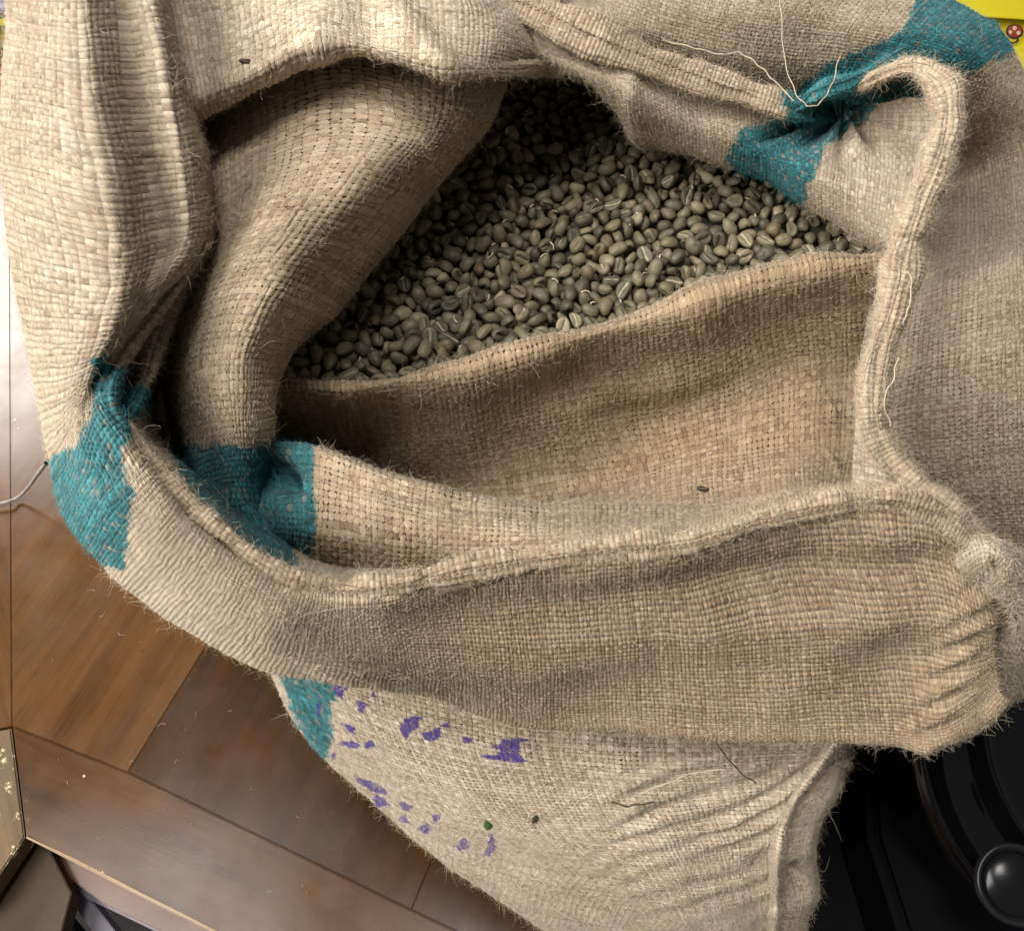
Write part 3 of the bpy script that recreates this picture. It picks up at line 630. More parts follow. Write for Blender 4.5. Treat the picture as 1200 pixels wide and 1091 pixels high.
# resting places of the beans: shape, x, y, z in 0.1 mm, quaternion in hundredths
BEANS = [
(2,-862,2412,87,61,5,-22,75),(2,-739,2421,110,29,-17,26,-89),(2,-447,2448,100,42,9,-3,-89),(0,1284,2996,77,12,-28,-39,86),(2,-382,2422,103,67,35,32,55),(0,-160,2432,112,40,-11,-6,90),
(2,945,3002,76,15,-21,-96,1),(4,-279,2683,97,12,-95,-23,6),(2,267,2754,104,63,6,-7,76),(0,-285,3020,80,94,21,5,-23),(0,-808,2503,82,6,21,13,96),(4,-749,2756,83,88,30,30,-20),
(2,504,3045,97,20,14,4,-96),(4,-797,2376,82,69,10,-8,-70),(4,290,2601,93,7,54,80,22),(4,135,2752,95,89,25,3,-35),(4,63,2873,114,14,32,29,-88),(4,515,2791,82,20,-49,84,2),
(2,1140,3131,74,21,-84,46,-15),(0,1660,3093,65,8,13,88,42),(4,-676,2785,81,22,42,-28,82),(1,588,2853,93,78,2,25,-56),(0,875,3077,86,29,29,-27,86),(3,-659,2426,99,39,20,-64,61),
(0,-497,2385,92,28,19,-81,46),(4,-124,2509,121,91,-15,-23,26),(1,-686,2662,49,18,-53,68,46),(0,492,3638,87,13,10,6,-98),(2,23,3117,80,42,-4,-4,90),(1,1511,3062,82,91,14,-35,12),
(0,1205,3367,75,22,-11,-95,-14),(2,45,2594,139,10,63,-75,7),(2,-205,2706,83,2,69,-39,-59),(1,34,2765,102,48,-85,18,-3),(2,113,3158,54,72,11,37,-56),(1,-853,2613,59,25,-61,70,23),
(2,-31,2715,88,10,-18,-23,94),(1,1319,3126,78,10,-6,23,-95),(0,-51,2492,122,31,2,-80,-50),(0,-351,2687,80,52,-73,-29,32),(0,-31,3017,92,52,-78,8,-30),(1,786,2993,97,32,21,-9,-91),
(1,1215,3036,77,27,14,15,-93),(2,-926,2362,80,83,-39,20,30),(1,-206,2526,130,76,-39,-49,12),(3,-7,2442,124,92,4,-21,31),(0,47,3027,55,50,-83,8,18),(0,677,2919,95,77,-3,-56,25),
(0,497,3790,94,12,-64,74,12),(1,356,2655,94,94,-23,19,-12),(0,-503,2670,54,39,-15,-14,-89),(2,253,2886,111,88,-24,-13,35),(1,354,2871,112,44,66,25,-54),(2,-143,3112,59,92,1,-35,13),
(0,236,3168,117,45,-14,66,-57),(1,1013,3143,59,54,-52,58,28),(0,777,3322,66,28,3,2,95),(4,556,3433,112,59,29,-7,-74),(4,880,3430,82,9,-65,69,27),(1,-552,2605,83,96,-20,-14,2),
(3,-555,2742,62,18,15,72,64),(2,-230,2795,74,22,-85,-43,12),(0,507,2976,52,22,-67,68,-15),(0,1024,3316,56,12,98,-5,-10),(3,1590,3223,56,72,-53,42,-9),(2,762,2865,56,3,-99,0,4),
(0,-42,3535,75,80,46,-21,28),(0,-364,2499,86,31,-71,56,26),(1,-733,2532,59,92,-6,15,33),(3,-510,2854,53,19,-80,52,15),(3,-594,2477,100,42,62,-56,-32),(1,-436,2790,43,72,35,36,-45),
(1,227,2549,104,31,-65,-65,-21),(3,429,2688,85,47,41,-32,-70),(3,-361,2793,71,95,19,-2,-20),(3,-103,2981,75,19,-16,77,-56),(0,1111,3013,78,42,-84,-30,7),(0,320,2805,85,84,11,-23,46),
(1,176,3366,92,73,-61,15,25),(0,1088,3482,69,29,4,16,93),(4,-304,2396,90,53,28,-51,60),(3,315,2961,112,12,-19,68,-68),(0,822,2899,81,74,-25,61,-2),(1,312,3048,122,17,83,46,22),
(1,829,3244,70,43,2,48,-75),(2,1230,3110,86,12,94,-27,-7),(1,91,3483,82,38,-88,2,-24),(2,-274,3528,74,18,-96,9,15),(0,919,3320,107,7,26,15,94),(0,756,3082,97,91,-32,8,18),
(0,1177,2968,72,27,78,-54,5),(0,933,3152,58,33,-88,-31,-6),(3,-381,3316,79,57,40,5,71),(1,225,3467,72,72,49,-13,-46),(0,235,4063,61,85,32,19,-33),(4,-698,2906,86,96,14,-14,14),
(1,-517,3155,44,19,-74,-63,4),(1,-63,3162,85,31,52,-5,79),(0,349,3230,116,8,40,-89,16),(2,496,3181,119,90,-24,-11,31),(0,618,3102,109,27,-42,-75,40),(4,1369,3190,89,14,65,69,24),
(1,1585,3076,90,36,-21,59,-67),(4,503,3331,112,10,-96,-18,-11),(1,-222,3340,80,51,-78,22,25),(3,796,3523,100,12,-91,-23,-30),(0,-185,3671,82,32,19,-57,-71),(0,484,3940,90,88,35,-19,22),
(2,45,2498,116,47,11,41,76),(4,-85,2608,97,49,79,28,-21),(3,-37,2905,115,9,64,21,72),(0,839,2825,66,78,26,43,-34),(0,240,3122,62,3,-66,72,-18),(1,599,2764,56,63,40,36,-54),
(0,-480,3063,49,29,52,-76,-21),(2,-571,3069,59,17,-69,69,0),(2,-443,3214,72,37,22,-10,-88),(3,1274,3179,98,83,7,19,50),(0,-707,2276,103,19,-18,91,-29),(3,-461,2582,70,97,-14,-2,12),
(1,-322,2572,69,5,-92,37,1),(3,-15,2584,97,68,-47,-40,-38),(2,463,2845,86,11,97,12,-5),(3,718,2807,72,82,-48,26,-15),(1,1045,2974,95,33,42,75,-37),(3,-290,3301,78,69,67,22,10),
(4,420,3350,85,8,28,-82,-48),(2,-101,3788,132,7,95,4,26),(1,145,3796,80,1,99,-9,0),(2,275,3690,64,63,19,6,74),(2,-3,4274,60,7,43,87,19),(0,-789,2648,67,43,18,87,4),
(3,-564,2541,75,42,30,-73,42),(1,-252,2567,96,66,0,-3,-73),(0,-466,2894,91,53,35,-76,-3),(1,197,2792,102,50,-43,-65,36),(1,-548,2363,48,87,-10,-3,-45),(2,1449,3083,42,20,-84,47,9),
(4,-730,2355,81,60,-17,17,75),(1,184,2622,83,23,-79,-13,53),(2,-608,2973,36,72,11,19,-64),(0,154,2980,74,49,58,-21,60),(3,-256,3135,60,82,30,-27,-38),(1,1074,3229,60,86,-13,38,-27),
(4,-56,3408,52,21,-84,38,29),(0,815,3389,61,5,5,6,99),(0,13,3633,78,90,-10,-9,-39),(2,291,4124,75,22,41,-77,-40),(3,-936,2429,84,84,50,9,-14),(1,430,2906,107,8,-80,49,-31),
(1,635,3019,84,3,-49,-84,-18),(2,605,2938,93,41,-28,36,-78),(0,-12,3457,80,80,-3,55,-19),(3,1124,3409,70,3,-7,97,17),(0,-129,3503,98,61,71,32,4),(1,640,3502,106,54,-36,-74,2),
(3,-110,3683,101,40,-74,51,-12),(0,321,3699,101,27,34,22,86),(2,696,3732,45,73,26,21,58),(2,1071,3125,50,40,65,49,40),(2,-282,2502,75,15,95,-6,-24),(3,-212,2970,65,84,-31,-41,11),
(3,47,3261,70,18,-33,-10,-91),(1,1534,3173,45,61,1,-3,-78),(2,1319,3255,89,89,15,7,41),(3,-342,3485,82,13,4,91,36),(1,146,3553,70,42,-1,11,-89),(2,-268,3604,97,17,29,-37,-86),
(1,557,4021,73,71,-56,26,-29),(2,538,4134,71,44,-86,-1,23),(1,-225,2421,83,59,37,66,23),(2,-747,2696,51,64,-33,55,40),(3,-162,2770,71,9,-67,-69,22),(2,-573,2824,43,10,-74,-63,16),
(2,-38,2826,96,70,29,49,40),(2,-566,2907,55,22,-91,-8,-32),(1,119,2907,99,77,59,10,-17),(0,-431,3081,87,31,-65,-44,52),(1,-505,3200,99,10,62,75,10),(4,-198,3096,72,64,-37,-43,51),
(1,-363,3213,71,28,0,54,78),(2,1490,3356,49,14,22,59,-75),(0,-318,3360,87,18,47,-85,6),(0,7,3380,62,29,70,-39,-51),(4,994,3602,66,31,-13,-63,69),(0,566,3764,98,8,61,5,77),
(2,161,4211,58,19,34,-30,86),(5,-602,2383,86,80,22,-2,-54),(4,116,2586,115,49,77,38,3),(0,-145,2666,80,69,-53,15,-44),(4,133,2842,82,42,7,-75,-48),(0,162,3108,58,17,29,-78,-50),
(4,852,3178,58,1,8,93,33),(3,1389,3134,42,15,-1,5,-98),(0,-209,3203,66,35,-35,16,84),(3,-215,3579,76,93,-32,-3,7),(1,-320,2971,50,41,12,47,76),(1,890,2931,66,42,-37,65,-49),
(2,560,3155,104,79,3,58,11),(4,925,3219,61,72,67,10,8),(0,-134,3350,69,16,8,-2,-97),(0,833,3647,72,91,-25,-26,14),(2,-65,3739,91,62,-19,-32,68),(2,80,3755,69,77,37,-25,-44),
(3,251,2674,96,65,-32,-38,-56),(4,-155,3270,89,1,-65,75,-6),(4,-112,3404,105,12,14,86,-46),(4,717,3409,74,76,2,30,-55),(1,477,3499,102,24,81,-38,-36),(1,26,3719,89,27,-73,28,54),
(1,619,3629,59,32,-42,-74,-40),(2,432,4369,69,92,6,4,-37),(1,961,2851,92,15,-78,-56,17),(4,-301,2449,86,15,28,66,-66),(2,-514,2577,28,26,42,23,82),(5,432,2790,90,78,60,-9,-5),
(4,-258,2915,50,37,-78,17,45),(2,345,3651,39,20,-17,-75,-59),(1,672,2816,22,86,37,30,1),(3,432,3174,75,60,-14,-66,-41),(3,1460,3163,54,73,25,39,48),(4,-23,3310,62,3,-17,-18,-96),
(5,1506,3297,48,66,-67,29,5),(3,330,3485,94,18,16,-91,30),(0,427,3712,70,86,-34,-35,-10),(2,-625,2624,61,63,-32,-15,-68),(0,-222,2874,61,33,72,-8,59),(1,384,3007,92,41,-46,-27,-72),
(1,-615,3038,94,1,-64,-70,-28),(0,1012,3069,51,69,-13,35,60),(2,1296,3427,68,39,-46,-68,39),(1,-248,3409,99,72,33,-40,-43),(3,410,3781,85,18,-62,60,44),(0,0,3929,79,58,20,22,74),
(1,222,3811,64,10,17,16,-96),(2,134,3891,77,34,-33,34,-80),(2,-907,2296,90,46,50,69,-20),(1,-285,2836,55,62,-17,-15,-73),(0,451,3285,75,65,17,51,52),(2,907,3276,55,92,0,6,35),
(0,89,2716,56,17,42,-71,52),(0,301,3124,100,20,-74,63,1),(3,749,3233,70,67,70,15,16),(2,311,4043,54,34,61,64,29),(1,-867,2342,39,84,-18,-50,2),(5,-478,2742,47,72,-53,31,-29),
(1,-400,2982,61,35,79,-36,32),(0,123,3035,68,57,9,-80,-10),(2,421,3051,81,29,-70,-26,-59),(4,310,3357,86,26,-12,30,-90),(3,1153,3254,57,62,-40,20,63),(2,710,3287,79,58,27,-59,-47),
(1,1226,3452,77,31,0,-93,-15),(4,399,3583,80,9,38,-91,3),(3,-130,2873,36,62,-29,47,54),(4,-323,2888,62,65,50,55,-7),(1,760,2935,68,29,84,40,-16),(4,-370,3083,49,74,-11,60,25),
(4,753,3166,73,89,-33,-29,1),(5,670,3143,86,20,-50,-57,-60),(2,27,3545,81,49,-65,13,-55),(0,225,3568,68,51,76,35,17),(5,1058,3555,68,76,34,1,-53),(2,1132,3546,73,78,-28,-29,-45),
(4,599,3693,90,35,-27,-5,89),(1,-96,4065,77,68,-43,-53,24),(0,236,3940,74,41,-8,29,85),(0,411,3982,66,91,4,-6,-37),(2,89,4138,48,17,30,93,4),(0,42,4332,94,46,30,-19,-80),
(5,337,2742,80,42,43,-36,70),(3,-348,2402,44,21,-65,-64,32),(4,1446,3274,39,74,-6,3,66),(0,923,3695,22,59,-70,13,36),(0,452,2981,78,43,-36,-15,80),(3,-31,3224,65,73,-61,19,19),
(0,460,3107,71,53,42,14,71),(2,-142,3232,46,20,92,8,28),(0,91,4265,47,8,-32,-76,54),(2,-664,2534,31,52,-28,-60,52),(0,-654,2845,40,46,-26,48,-69),(4,1012,2965,29,21,40,-39,79),
(3,632,3321,81,54,60,31,-48),(2,443,3465,66,42,-25,-81,28),(5,935,3563,80,27,-65,-69,3),(1,-139,3561,107,29,-11,74,-58),(4,199,3735,61,94,0,8,-31),(2,-33,2647,74,61,-68,38,6),
(3,-394,2857,51,40,-36,30,78),(4,147,3224,90,85,-36,-5,36),(4,-226,3273,68,88,-21,-35,-20),(1,307,3287,106,4,63,-49,58),(4,84,3401,63,37,-8,-9,-91),(3,285,4238,63,4,-6,40,-90),
(4,-448,2299,99,20,5,-95,-18),(5,-657,2333,102,35,75,-52,16),(4,-893,2489,67,59,-10,-11,78),(1,-393,2573,81,47,-42,-71,30),(1,655,2846,85,38,-59,-4,70),(3,189,2894,66,70,-65,-5,-25),
(1,1211,3301,38,61,-5,-6,-78),(3,223,3006,61,32,3,-2,-94),(4,378,3128,71,25,-26,-22,-89),(2,582,3378,71,8,-7,98,-11),(0,369,4138,47,79,-58,-16,-2),(5,-515,2454,85,8,33,-89,26),
(1,-107,2487,71,89,25,-22,-29),(3,-111,2728,61,12,80,-37,44),(2,6,2875,53,18,-61,72,24),(1,190,3054,66,41,7,-70,-57),(4,1378,3065,46,37,24,86,-21),(1,-192,3406,86,82,19,-37,-37),
(1,639,3760,85,65,4,12,74),(1,8,3786,96,10,10,5,98),(3,229,4230,16,39,67,18,-59),(4,443,4178,55,51,-67,-46,25),(2,101,4326,71,18,43,87,2),(1,207,2727,60,76,0,52,37),
(5,-157,2933,73,80,17,-33,-45),(5,-322,3136,67,59,-59,-49,21),(4,980,3374,86,21,67,-70,-6),(3,1277,3350,40,41,34,-60,-58),(1,87,3596,65,72,2,28,62),(4,227,3654,65,39,-23,-69,55),
(4,80,3896,57,84,3,12,51),(1,412,3904,70,43,-36,3,82),(1,173,4268,69,63,-73,-13,-20),(2,-567,2251,108,54,-82,-3,-10),(3,-650,2610,14,17,69,62,-31),(1,716,3103,44,51,8,-7,84),
(1,1005,3212,49,93,6,2,34),(5,655,3248,71,53,-40,70,-24),(1,1146,3345,46,58,72,-27,-21),(1,652,3433,64,57,-2,-1,81),(1,753,3645,54,26,-83,-15,-45),(2,-207,3774,86,6,-83,-51,19),
(3,-412,2374,54,32,53,75,-16),(2,1071,3373,55,48,26,-83,2),(1,1259,3251,53,91,17,31,-15),(1,1408,3353,42,82,24,1,49),(0,166,3688,26,49,16,67,52),(3,-441,2517,78,54,-75,9,33),
(0,-633,2699,18,45,46,17,-73),(1,-76,2848,46,7,-56,20,-79),(0,-507,2991,32,57,-81,2,-2),(0,-370,2927,42,35,-16,-49,-77),(2,564,2954,54,4,59,-31,73),(4,469,4090,62,6,-7,-29,-94),
(0,499,2626,105,28,-57,-72,25),(1,-86,3068,62,40,-31,34,-78),(1,571,3030,52,25,-37,77,-43),(3,506,3260,118,2,64,-37,66),(1,267,3512,66,87,0,-42,19),(3,-59,4013,71,40,-43,48,-64),
(3,386,4059,68,83,28,-13,45),(4,352,4203,66,96,-11,-4,22),(1,395,2832,57,8,-43,14,-88),(2,354,3178,68,16,18,-67,-69),(2,-421,3313,42,38,-70,-57,15),(3,-161,3857,72,17,60,53,55),
(1,-753,2638,7,63,-67,-24,28),(0,158,2687,56,39,-45,-1,-79),(0,538,2724,41,28,21,86,33),(3,566,3093,66,61,-50,30,52),(2,570,3223,85,37,66,12,-63),(2,700,3496,66,6,67,71,-17),
(0,22,4020,60,15,91,-5,35),(3,158,4000,41,21,18,42,85),(4,383,2771,49,70,66,-15,-20),(1,513,3145,73,62,24,53,51),(5,681,3364,74,61,66,-5,-41),(5,-608,2327,56,2,-28,-61,-72),
(0,1054,2923,50,42,24,-57,-65),(0,856,3321,73,47,61,62,9),(1,335,4300,76,2,-8,89,-42),(5,-799,2575,75,65,-18,-18,70),(4,-688,2730,49,32,86,-22,29),(5,-616,2884,74,37,13,49,77),
(4,-122,2940,31,54,72,-41,8),(1,836,3472,59,32,39,-84,-12),(2,416,3533,51,62,68,37,3),(0,698,3612,57,22,-86,41,-13),(0,980,3537,34,45,-76,-23,38),(4,-809,2746,45,41,8,51,74),
(0,13,2959,53,63,-58,30,-40),(2,302,2925,63,7,59,-79,9),(1,392,3389,61,40,-84,-31,13),(1,1348,3385,26,86,-9,5,48),(0,157,3437,81,6,-48,80,-33),(4,767,3470,61,13,64,-74,5),
(1,566,3548,65,77,56,12,-26),(0,54,2574,79,71,0,-12,-68),(3,191,3181,57,65,-39,-62,-15),(4,-94,3282,63,69,-46,4,-54),(4,612,3255,84,14,-51,-16,82),(0,-177,2557,80,30,-79,-40,-32),
(5,132,2546,76,5,13,81,54),(5,35,4198,44,88,40,-23,2),(3,168,4357,75,18,51,-82,-11),(0,-128,2807,22,90,5,-9,-41),(3,83,2863,51,86,-1,-8,48),(2,1686,3151,40,96,4,8,-20),
(0,126,3773,23,7,-88,-34,28),(1,-811,2315,41,34,66,65,11),(0,-357,2664,11,56,-81,8,-12),(4,365,2582,89,26,-21,-93,9),(4,-420,3047,28,81,-28,-29,41),(4,1028,3420,42,32,-40,55,-64),
(1,87,3990,48,34,-65,18,-64),(1,412,4308,22,55,60,12,55),(1,-425,2641,47,5,27,-23,92),(4,1470,3009,70,42,74,-47,20),(0,400,3249,61,81,0,-6,-56),(4,261,3367,49,57,76,25,-12),
(3,1414,3429,30,47,-75,-35,28),(2,762,3568,57,65,54,39,34),(1,293,3886,24,7,-82,-15,52),(2,-14,4143,49,91,-6,21,32),(3,-432,2447,44,45,-71,-47,22),(3,492,2695,70,39,51,-26,71),
(5,100,3332,65,37,59,-25,-66),(3,1103,3295,58,1,42,-36,-82),(3,1362,3426,80,48,-59,14,61),(4,703,3537,98,77,-13,16,58),(1,-26,3851,88,1,2,89,-43),(1,152,4067,68,17,58,76,-18),
(0,-976,2256,104,1,2,46,-88),(2,-418,2728,-3,91,-24,14,-27),(0,586,3470,71,44,50,60,42),(2,-267,2624,60,84,50,14,-10),(3,270,2859,63,8,-43,-60,66),(1,707,2982,72,16,97,10,6),
(1,-286,3190,40,4,51,-66,-53),(4,897,3025,32,19,-21,-83,46),(0,153,3330,37,45,63,-54,-31),(1,184,3252,46,7,89,33,27),(3,-554,2480,41,81,34,44,14),(1,-197,2627,66,46,58,23,61),
(1,85,2785,56,70,-43,-53,16),(1,-661,2932,45,53,42,-4,-72),(4,1119,2910,54,38,-11,90,10),(3,-669,3008,57,29,-34,-7,-88),(5,-98,3187,66,23,-86,10,43),(4,854,3118,53,62,-74,14,17),
(5,1741,3107,37,58,-14,60,-52),(4,-303,3255,30,49,-50,-33,-62),(5,-29,4080,63,8,19,61,-76),(2,347,3965,32,31,49,-5,80),(2,142,4443,40,88,33,-22,-22),(3,-642,2234,108,22,76,3,-59),
(0,-191,2491,68,15,0,70,-69),(1,-575,2677,59,50,45,67,29),(4,-725,2820,53,20,-23,-72,61),(1,-381,3407,111,36,72,-18,-55),(4,191,2500,96,57,60,3,-54),(0,-897,2602,6,12,67,-72,-6),
(0,819,3008,41,49,-24,63,54),(1,-547,3068,1,6,26,16,-94),(4,211,3326,40,26,-52,-66,46),(0,554,3303,75,9,95,26,8),(4,280,3453,36,15,-38,84,-33),(0,549,3610,45,93,-6,-3,-32),
(1,611,4025,28,82,-7,0,56),(1,940,3073,41,6,-60,-76,-19),(4,1194,3120,35,86,4,2,-49),(0,-21,3696,40,12,-42,-88,-11),(1,-145,3743,76,38,-54,73,-11),(0,223,4378,32,36,37,-52,-67),
(0,213,4463,47,19,-38,-82,35),(1,-389,2734,44,47,-30,0,-82),(2,283,2715,49,3,-40,-90,-12),(1,-418,3213,18,62,-61,22,-43),(1,-434,3386,71,61,68,17,-33),(0,878,3548,47,52,65,49,21),
(0,744,3735,92,5,39,-73,54),(5,330,3907,66,33,67,-64,11),(1,349,4390,39,38,-39,49,67),(5,300,4388,86,4,2,99,-1),(0,-850,2547,37,49,41,-55,52),(1,896,2854,58,11,-79,-25,-53),
(5,-434,2936,30,76,33,45,31),(5,46,3324,79,1,-78,5,-61),(1,494,3403,83,71,-36,-30,-51),(4,423,3654,50,51,57,-40,48),(1,-711,2596,20,13,-59,-2,78),(2,380,2965,63,49,82,-19,-17),
(0,73,3203,28,14,8,-8,-97),(2,7,3253,22,23,54,76,23),(1,377,3462,49,17,41,88,-3),(4,545,3729,37,9,-91,36,-10),(2,-189,2917,17,12,62,74,20),(1,756,3038,46,6,74,-5,-66),
(1,1037,3505,26,14,46,-86,-6),(2,-517,2294,67,7,-29,-27,-90),(4,116,2493,79,0,98,-11,3),(4,226,2938,70,0,37,55,74),(1,-374,3149,27,80,0,-57,13),(5,940,3427,74,65,-32,-64,19),
(2,81,4064,51,7,46,76,-43),(0,-97,4139,66,21,-23,93,10),(2,258,3282,57,26,-36,34,-82),(1,-104,3859,117,8,-25,-93,22),(5,443,3839,73,28,13,32,89),(0,-268,2345,93,7,-51,50,-69),
(0,-659,2375,45,32,-3,-8,-93),(1,-706,2424,43,62,74,17,15),(4,394,2647,36,98,-2,1,16),(3,-606,2818,-10,24,-16,-72,-61),(0,-157,3004,31,61,21,61,-44),(1,687,3033,42,17,-50,77,33),
(4,1164,3194,41,14,1,0,-98),(3,349,3586,36,75,34,26,49),(3,282,4358,30,31,79,-26,44),(1,488,4342,19,53,78,-24,-19),(5,-229,3032,44,62,-21,-25,70),(4,-175,3530,55,88,-28,13,33),
(1,795,3758,28,80,-6,10,-57),(3,281,3953,18,49,-34,59,53),(4,547,3980,25,97,-4,-6,-20),(2,-277,2680,45,8,-98,-11,0),(3,461,2743,47,70,10,46,-52),(4,-452,2860,30,46,-52,-40,58),
(0,-46,2931,51,72,27,25,-57),(4,695,2926,25,61,74,-24,-1),(0,-857,2680,32,31,-19,92,-9),(3,1566,3329,56,72,-8,-58,-35),(2,1133,3069,37,8,-6,-98,-6),(4,1487,3409,38,44,-84,0,-30),
(1,876,3630,30,12,92,32,-13),(4,276,3634,15,52,1,-7,-84),(0,215,3984,9,26,65,66,24),(0,-248,2551,31,81,28,-47,13),(1,-523,2785,14,82,-33,-36,26),(0,556,2885,42,92,-27,-19,-19),
(1,323,3242,53,32,-3,2,94),(1,1286,3518,17,19,-59,62,45),(4,-304,3422,55,7,29,71,63),(0,833,3572,60,8,-56,25,78),(4,51,3668,40,79,22,-46,30),(4,774,3694,39,50,-80,26,-16),
(0,468,4272,25,10,-79,-18,57),(4,1386,3269,59,32,-67,5,65),(5,1676,3223,48,14,-52,-83,5),(2,1153,3496,28,36,35,-6,85),(2,-99,3589,51,42,60,64,18),(5,503,3719,76,18,91,-24,25),
(1,171,4136,37,43,-31,-75,38),(4,221,4311,30,72,52,40,-16),(0,-991,2309,75,91,35,-3,15),(1,-71,2421,88,9,-54,-2,82),(2,-814,2443,38,32,-2,-78,-52),(2,-297,2752,66,30,69,-60,25),
(2,-497,2931,34,58,31,-32,67),(4,958,2900,54,19,-20,-92,-25),(1,515,4300,71,18,-5,-21,-95),(5,890,2788,87,66,15,-21,-69),(1,-783,2387,31,99,-7,-4,-2),(5,227,2659,36,90,0,2,-40),
(1,-61,2775,45,55,25,77,-18),(0,-193,3055,12,25,-52,79,-16),(3,349,3068,67,24,-23,-64,68),(1,355,3708,34,43,-67,-50,-32),(1,361,3886,22,0,54,-82,14),(1,1289,3081,42,6,-45,-85,24),
(4,330,3418,59,10,57,26,76),(1,1181,3589,56,42,-80,39,-10),(1,74,4404,70,97,6,9,-16),(0,1244,3173,45,81,-3,2,-57),(1,1022,3652,64,89,-29,-2,-32),(4,306,3007,66,72,-67,-7,8),
(2,917,3488,55,19,64,-49,-54),(3,-86,4277,75,14,20,68,-67),(0,-100,2363,121,91,-27,-25,-9),(5,-589,2418,46,8,40,-60,-67),(3,128,2602,44,51,24,74,-34),(0,98,2646,52,51,-65,5,55),
(4,546,2804,32,47,61,-47,-41),(1,600,2826,28,16,-73,-57,31),(0,-480,3040,-18,32,-3,6,-94),(1,-318,3329,25,74,15,-3,64),(0,-106,3350,13,91,3,-2,39),(1,142,3416,19,69,0,-6,-71),
(3,980,3457,37,87,-13,4,-45),(1,1334,3461,21,1,98,-6,9),(1,-178,3463,35,86,14,2,47),(1,64,4336,10,86,7,1,-48),(3,288,4431,37,62,73,-18,18),(1,-633,2464,41,1,1,74,-66),
(4,481,2823,37,2,50,-85,5),(4,801,2813,11,47,-42,-52,56),(2,1751,3192,47,15,-16,-29,92),(1,-480,3267,41,62,-49,60,0),(1,-487,3344,62,20,-88,39,-14),(1,64,3450,23,11,-3,31,-93),
(0,1224,3504,26,31,64,-1,-69),(0,343,3765,62,38,-26,-50,-72),(5,597,3920,39,3,-36,-91,17),(1,-58,4388,17,23,-10,64,-71),(1,-640,2286,61,51,80,-3,-28),(0,31,2660,85,76,13,47,40),
(0,-713,2880,20,36,13,91,6),(2,-287,3081,46,61,78,2,-7),(4,-125,3076,15,24,64,69,19),(1,-442,3141,36,9,58,-79,-7),(1,115,3265,41,52,39,-75,-2),(1,387,3822,42,44,-72,41,32),
(2,1795,3087,72,72,-21,25,59),(1,-253,3685,101,43,45,-71,-30),(3,593,3862,49,13,23,52,-80),(1,-599,2760,-5,6,-28,62,71),(2,-648,2897,-11,5,90,41,8),(5,89,3085,38,36,7,-8,-92),
(0,1329,3008,31,31,12,74,56),(0,-536,3230,39,85,-11,-34,35),(3,6,3503,26,15,57,49,63),(2,879,3756,20,9,-97,10,12),(2,-31,3973,26,80,-44,13,36),(3,179,3910,13,65,56,48,8),
(1,490,4201,9,70,2,-6,-70),(4,-781,2573,20,10,-38,61,67),(1,19,2734,45,52,-28,-6,-79),(2,616,2702,41,46,-66,32,48),(1,12,2801,48,61,-78,2,-6),(2,-284,3024,9,42,-79,23,36),
(2,37,3125,28,35,6,-9,-92),(2,1228,3042,31,19,-95,19,-4),(1,641,3087,54,9,-33,92,-17),(4,817,3073,43,11,-13,-86,46),(1,1592,3126,41,61,5,7,-78),(0,1626,3284,59,71,-60,33,-1),
(2,924,3363,51,97,-8,5,-15),(0,1192,3428,30,1,85,49,-15),(0,73,3527,27,60,44,12,65),(1,-341,3569,98,27,-59,75,3),(3,630,3696,42,83,-5,3,53),(0,275,3760,31,61,-49,58,17),
(2,524,3915,36,8,-93,32,-6),(0,-766,2259,67,20,-75,-36,49),(4,-856,2488,19,68,-72,-2,3),(1,-5,2528,67,98,-5,7,-15),(2,1552,3001,62,93,-29,8,16),(2,1617,3037,32,13,-55,-80,-13),
(5,-95,3458,71,41,4,-72,-54),(4,529,3470,62,60,-33,-31,65),(5,1249,3565,51,5,83,44,-32),(4,205,3609,22,0,-86,44,20),(3,542,3811,44,75,25,-43,-41),(1,491,3866,62,56,-60,55,-8),
(2,-66,4199,33,56,-29,64,-41),(3,7,4481,40,73,-44,42,28),(5,704,2726,71,14,14,-68,69),(0,1027,2839,68,38,46,-14,-78),(5,-763,2886,46,25,76,47,34),(5,-35,3122,30,78,26,55,10),
(5,991,3710,27,56,-14,-27,75),(5,663,2683,90,34,-9,90,21),(0,-480,2503,35,9,-81,-47,30),(1,319,2637,48,57,23,-28,-72),(0,-725,2814,-13,95,4,2,28),(2,467,2907,47,18,96,-14,-10),
(0,628,2905,32,82,31,-28,-38),(4,881,2960,16,5,-85,49,12),(4,987,3015,25,21,-96,-7,-1),(1,-6,3179,33,45,64,-46,38),(4,1264,3434,15,75,-9,-4,-64),(0,-147,3622,68,82,-21,-18,48),
(1,89,3705,15,17,7,1,97),(2,491,3669,33,52,2,-8,-84),(0,42,3942,18,36,92,5,-3),(5,43,4026,4,5,-75,64,-9),(1,-917,2536,17,63,64,1,-41),(2,1127,2948,16,13,-1,92,34),
(0,1398,2957,71,56,-5,16,80),(3,260,3206,59,40,-6,68,60),(4,-249,3310,19,37,-84,-36,11),(2,494,3550,51,2,-72,-67,9),(4,1050,3598,22,72,-46,-45,-22),(1,462,3803,35,1,30,-89,30),
(4,235,3904,23,11,-60,15,-77),(5,47,4161,-1,13,-94,-28,5),(1,187,4062,6,70,-66,15,-17),(1,413,4228,19,80,-5,39,44),(4,372,4462,30,0,77,-60,-15),(4,-153,2629,23,51,44,67,27),
(4,207,2829,49,25,-1,-6,96),(1,674,2757,25,78,59,16,-5),(4,382,2904,56,54,79,-18,-18),(2,-610,3181,38,15,-8,77,-60),(1,-90,3139,24,79,-13,40,43),(3,-185,3308,21,44,70,16,52),
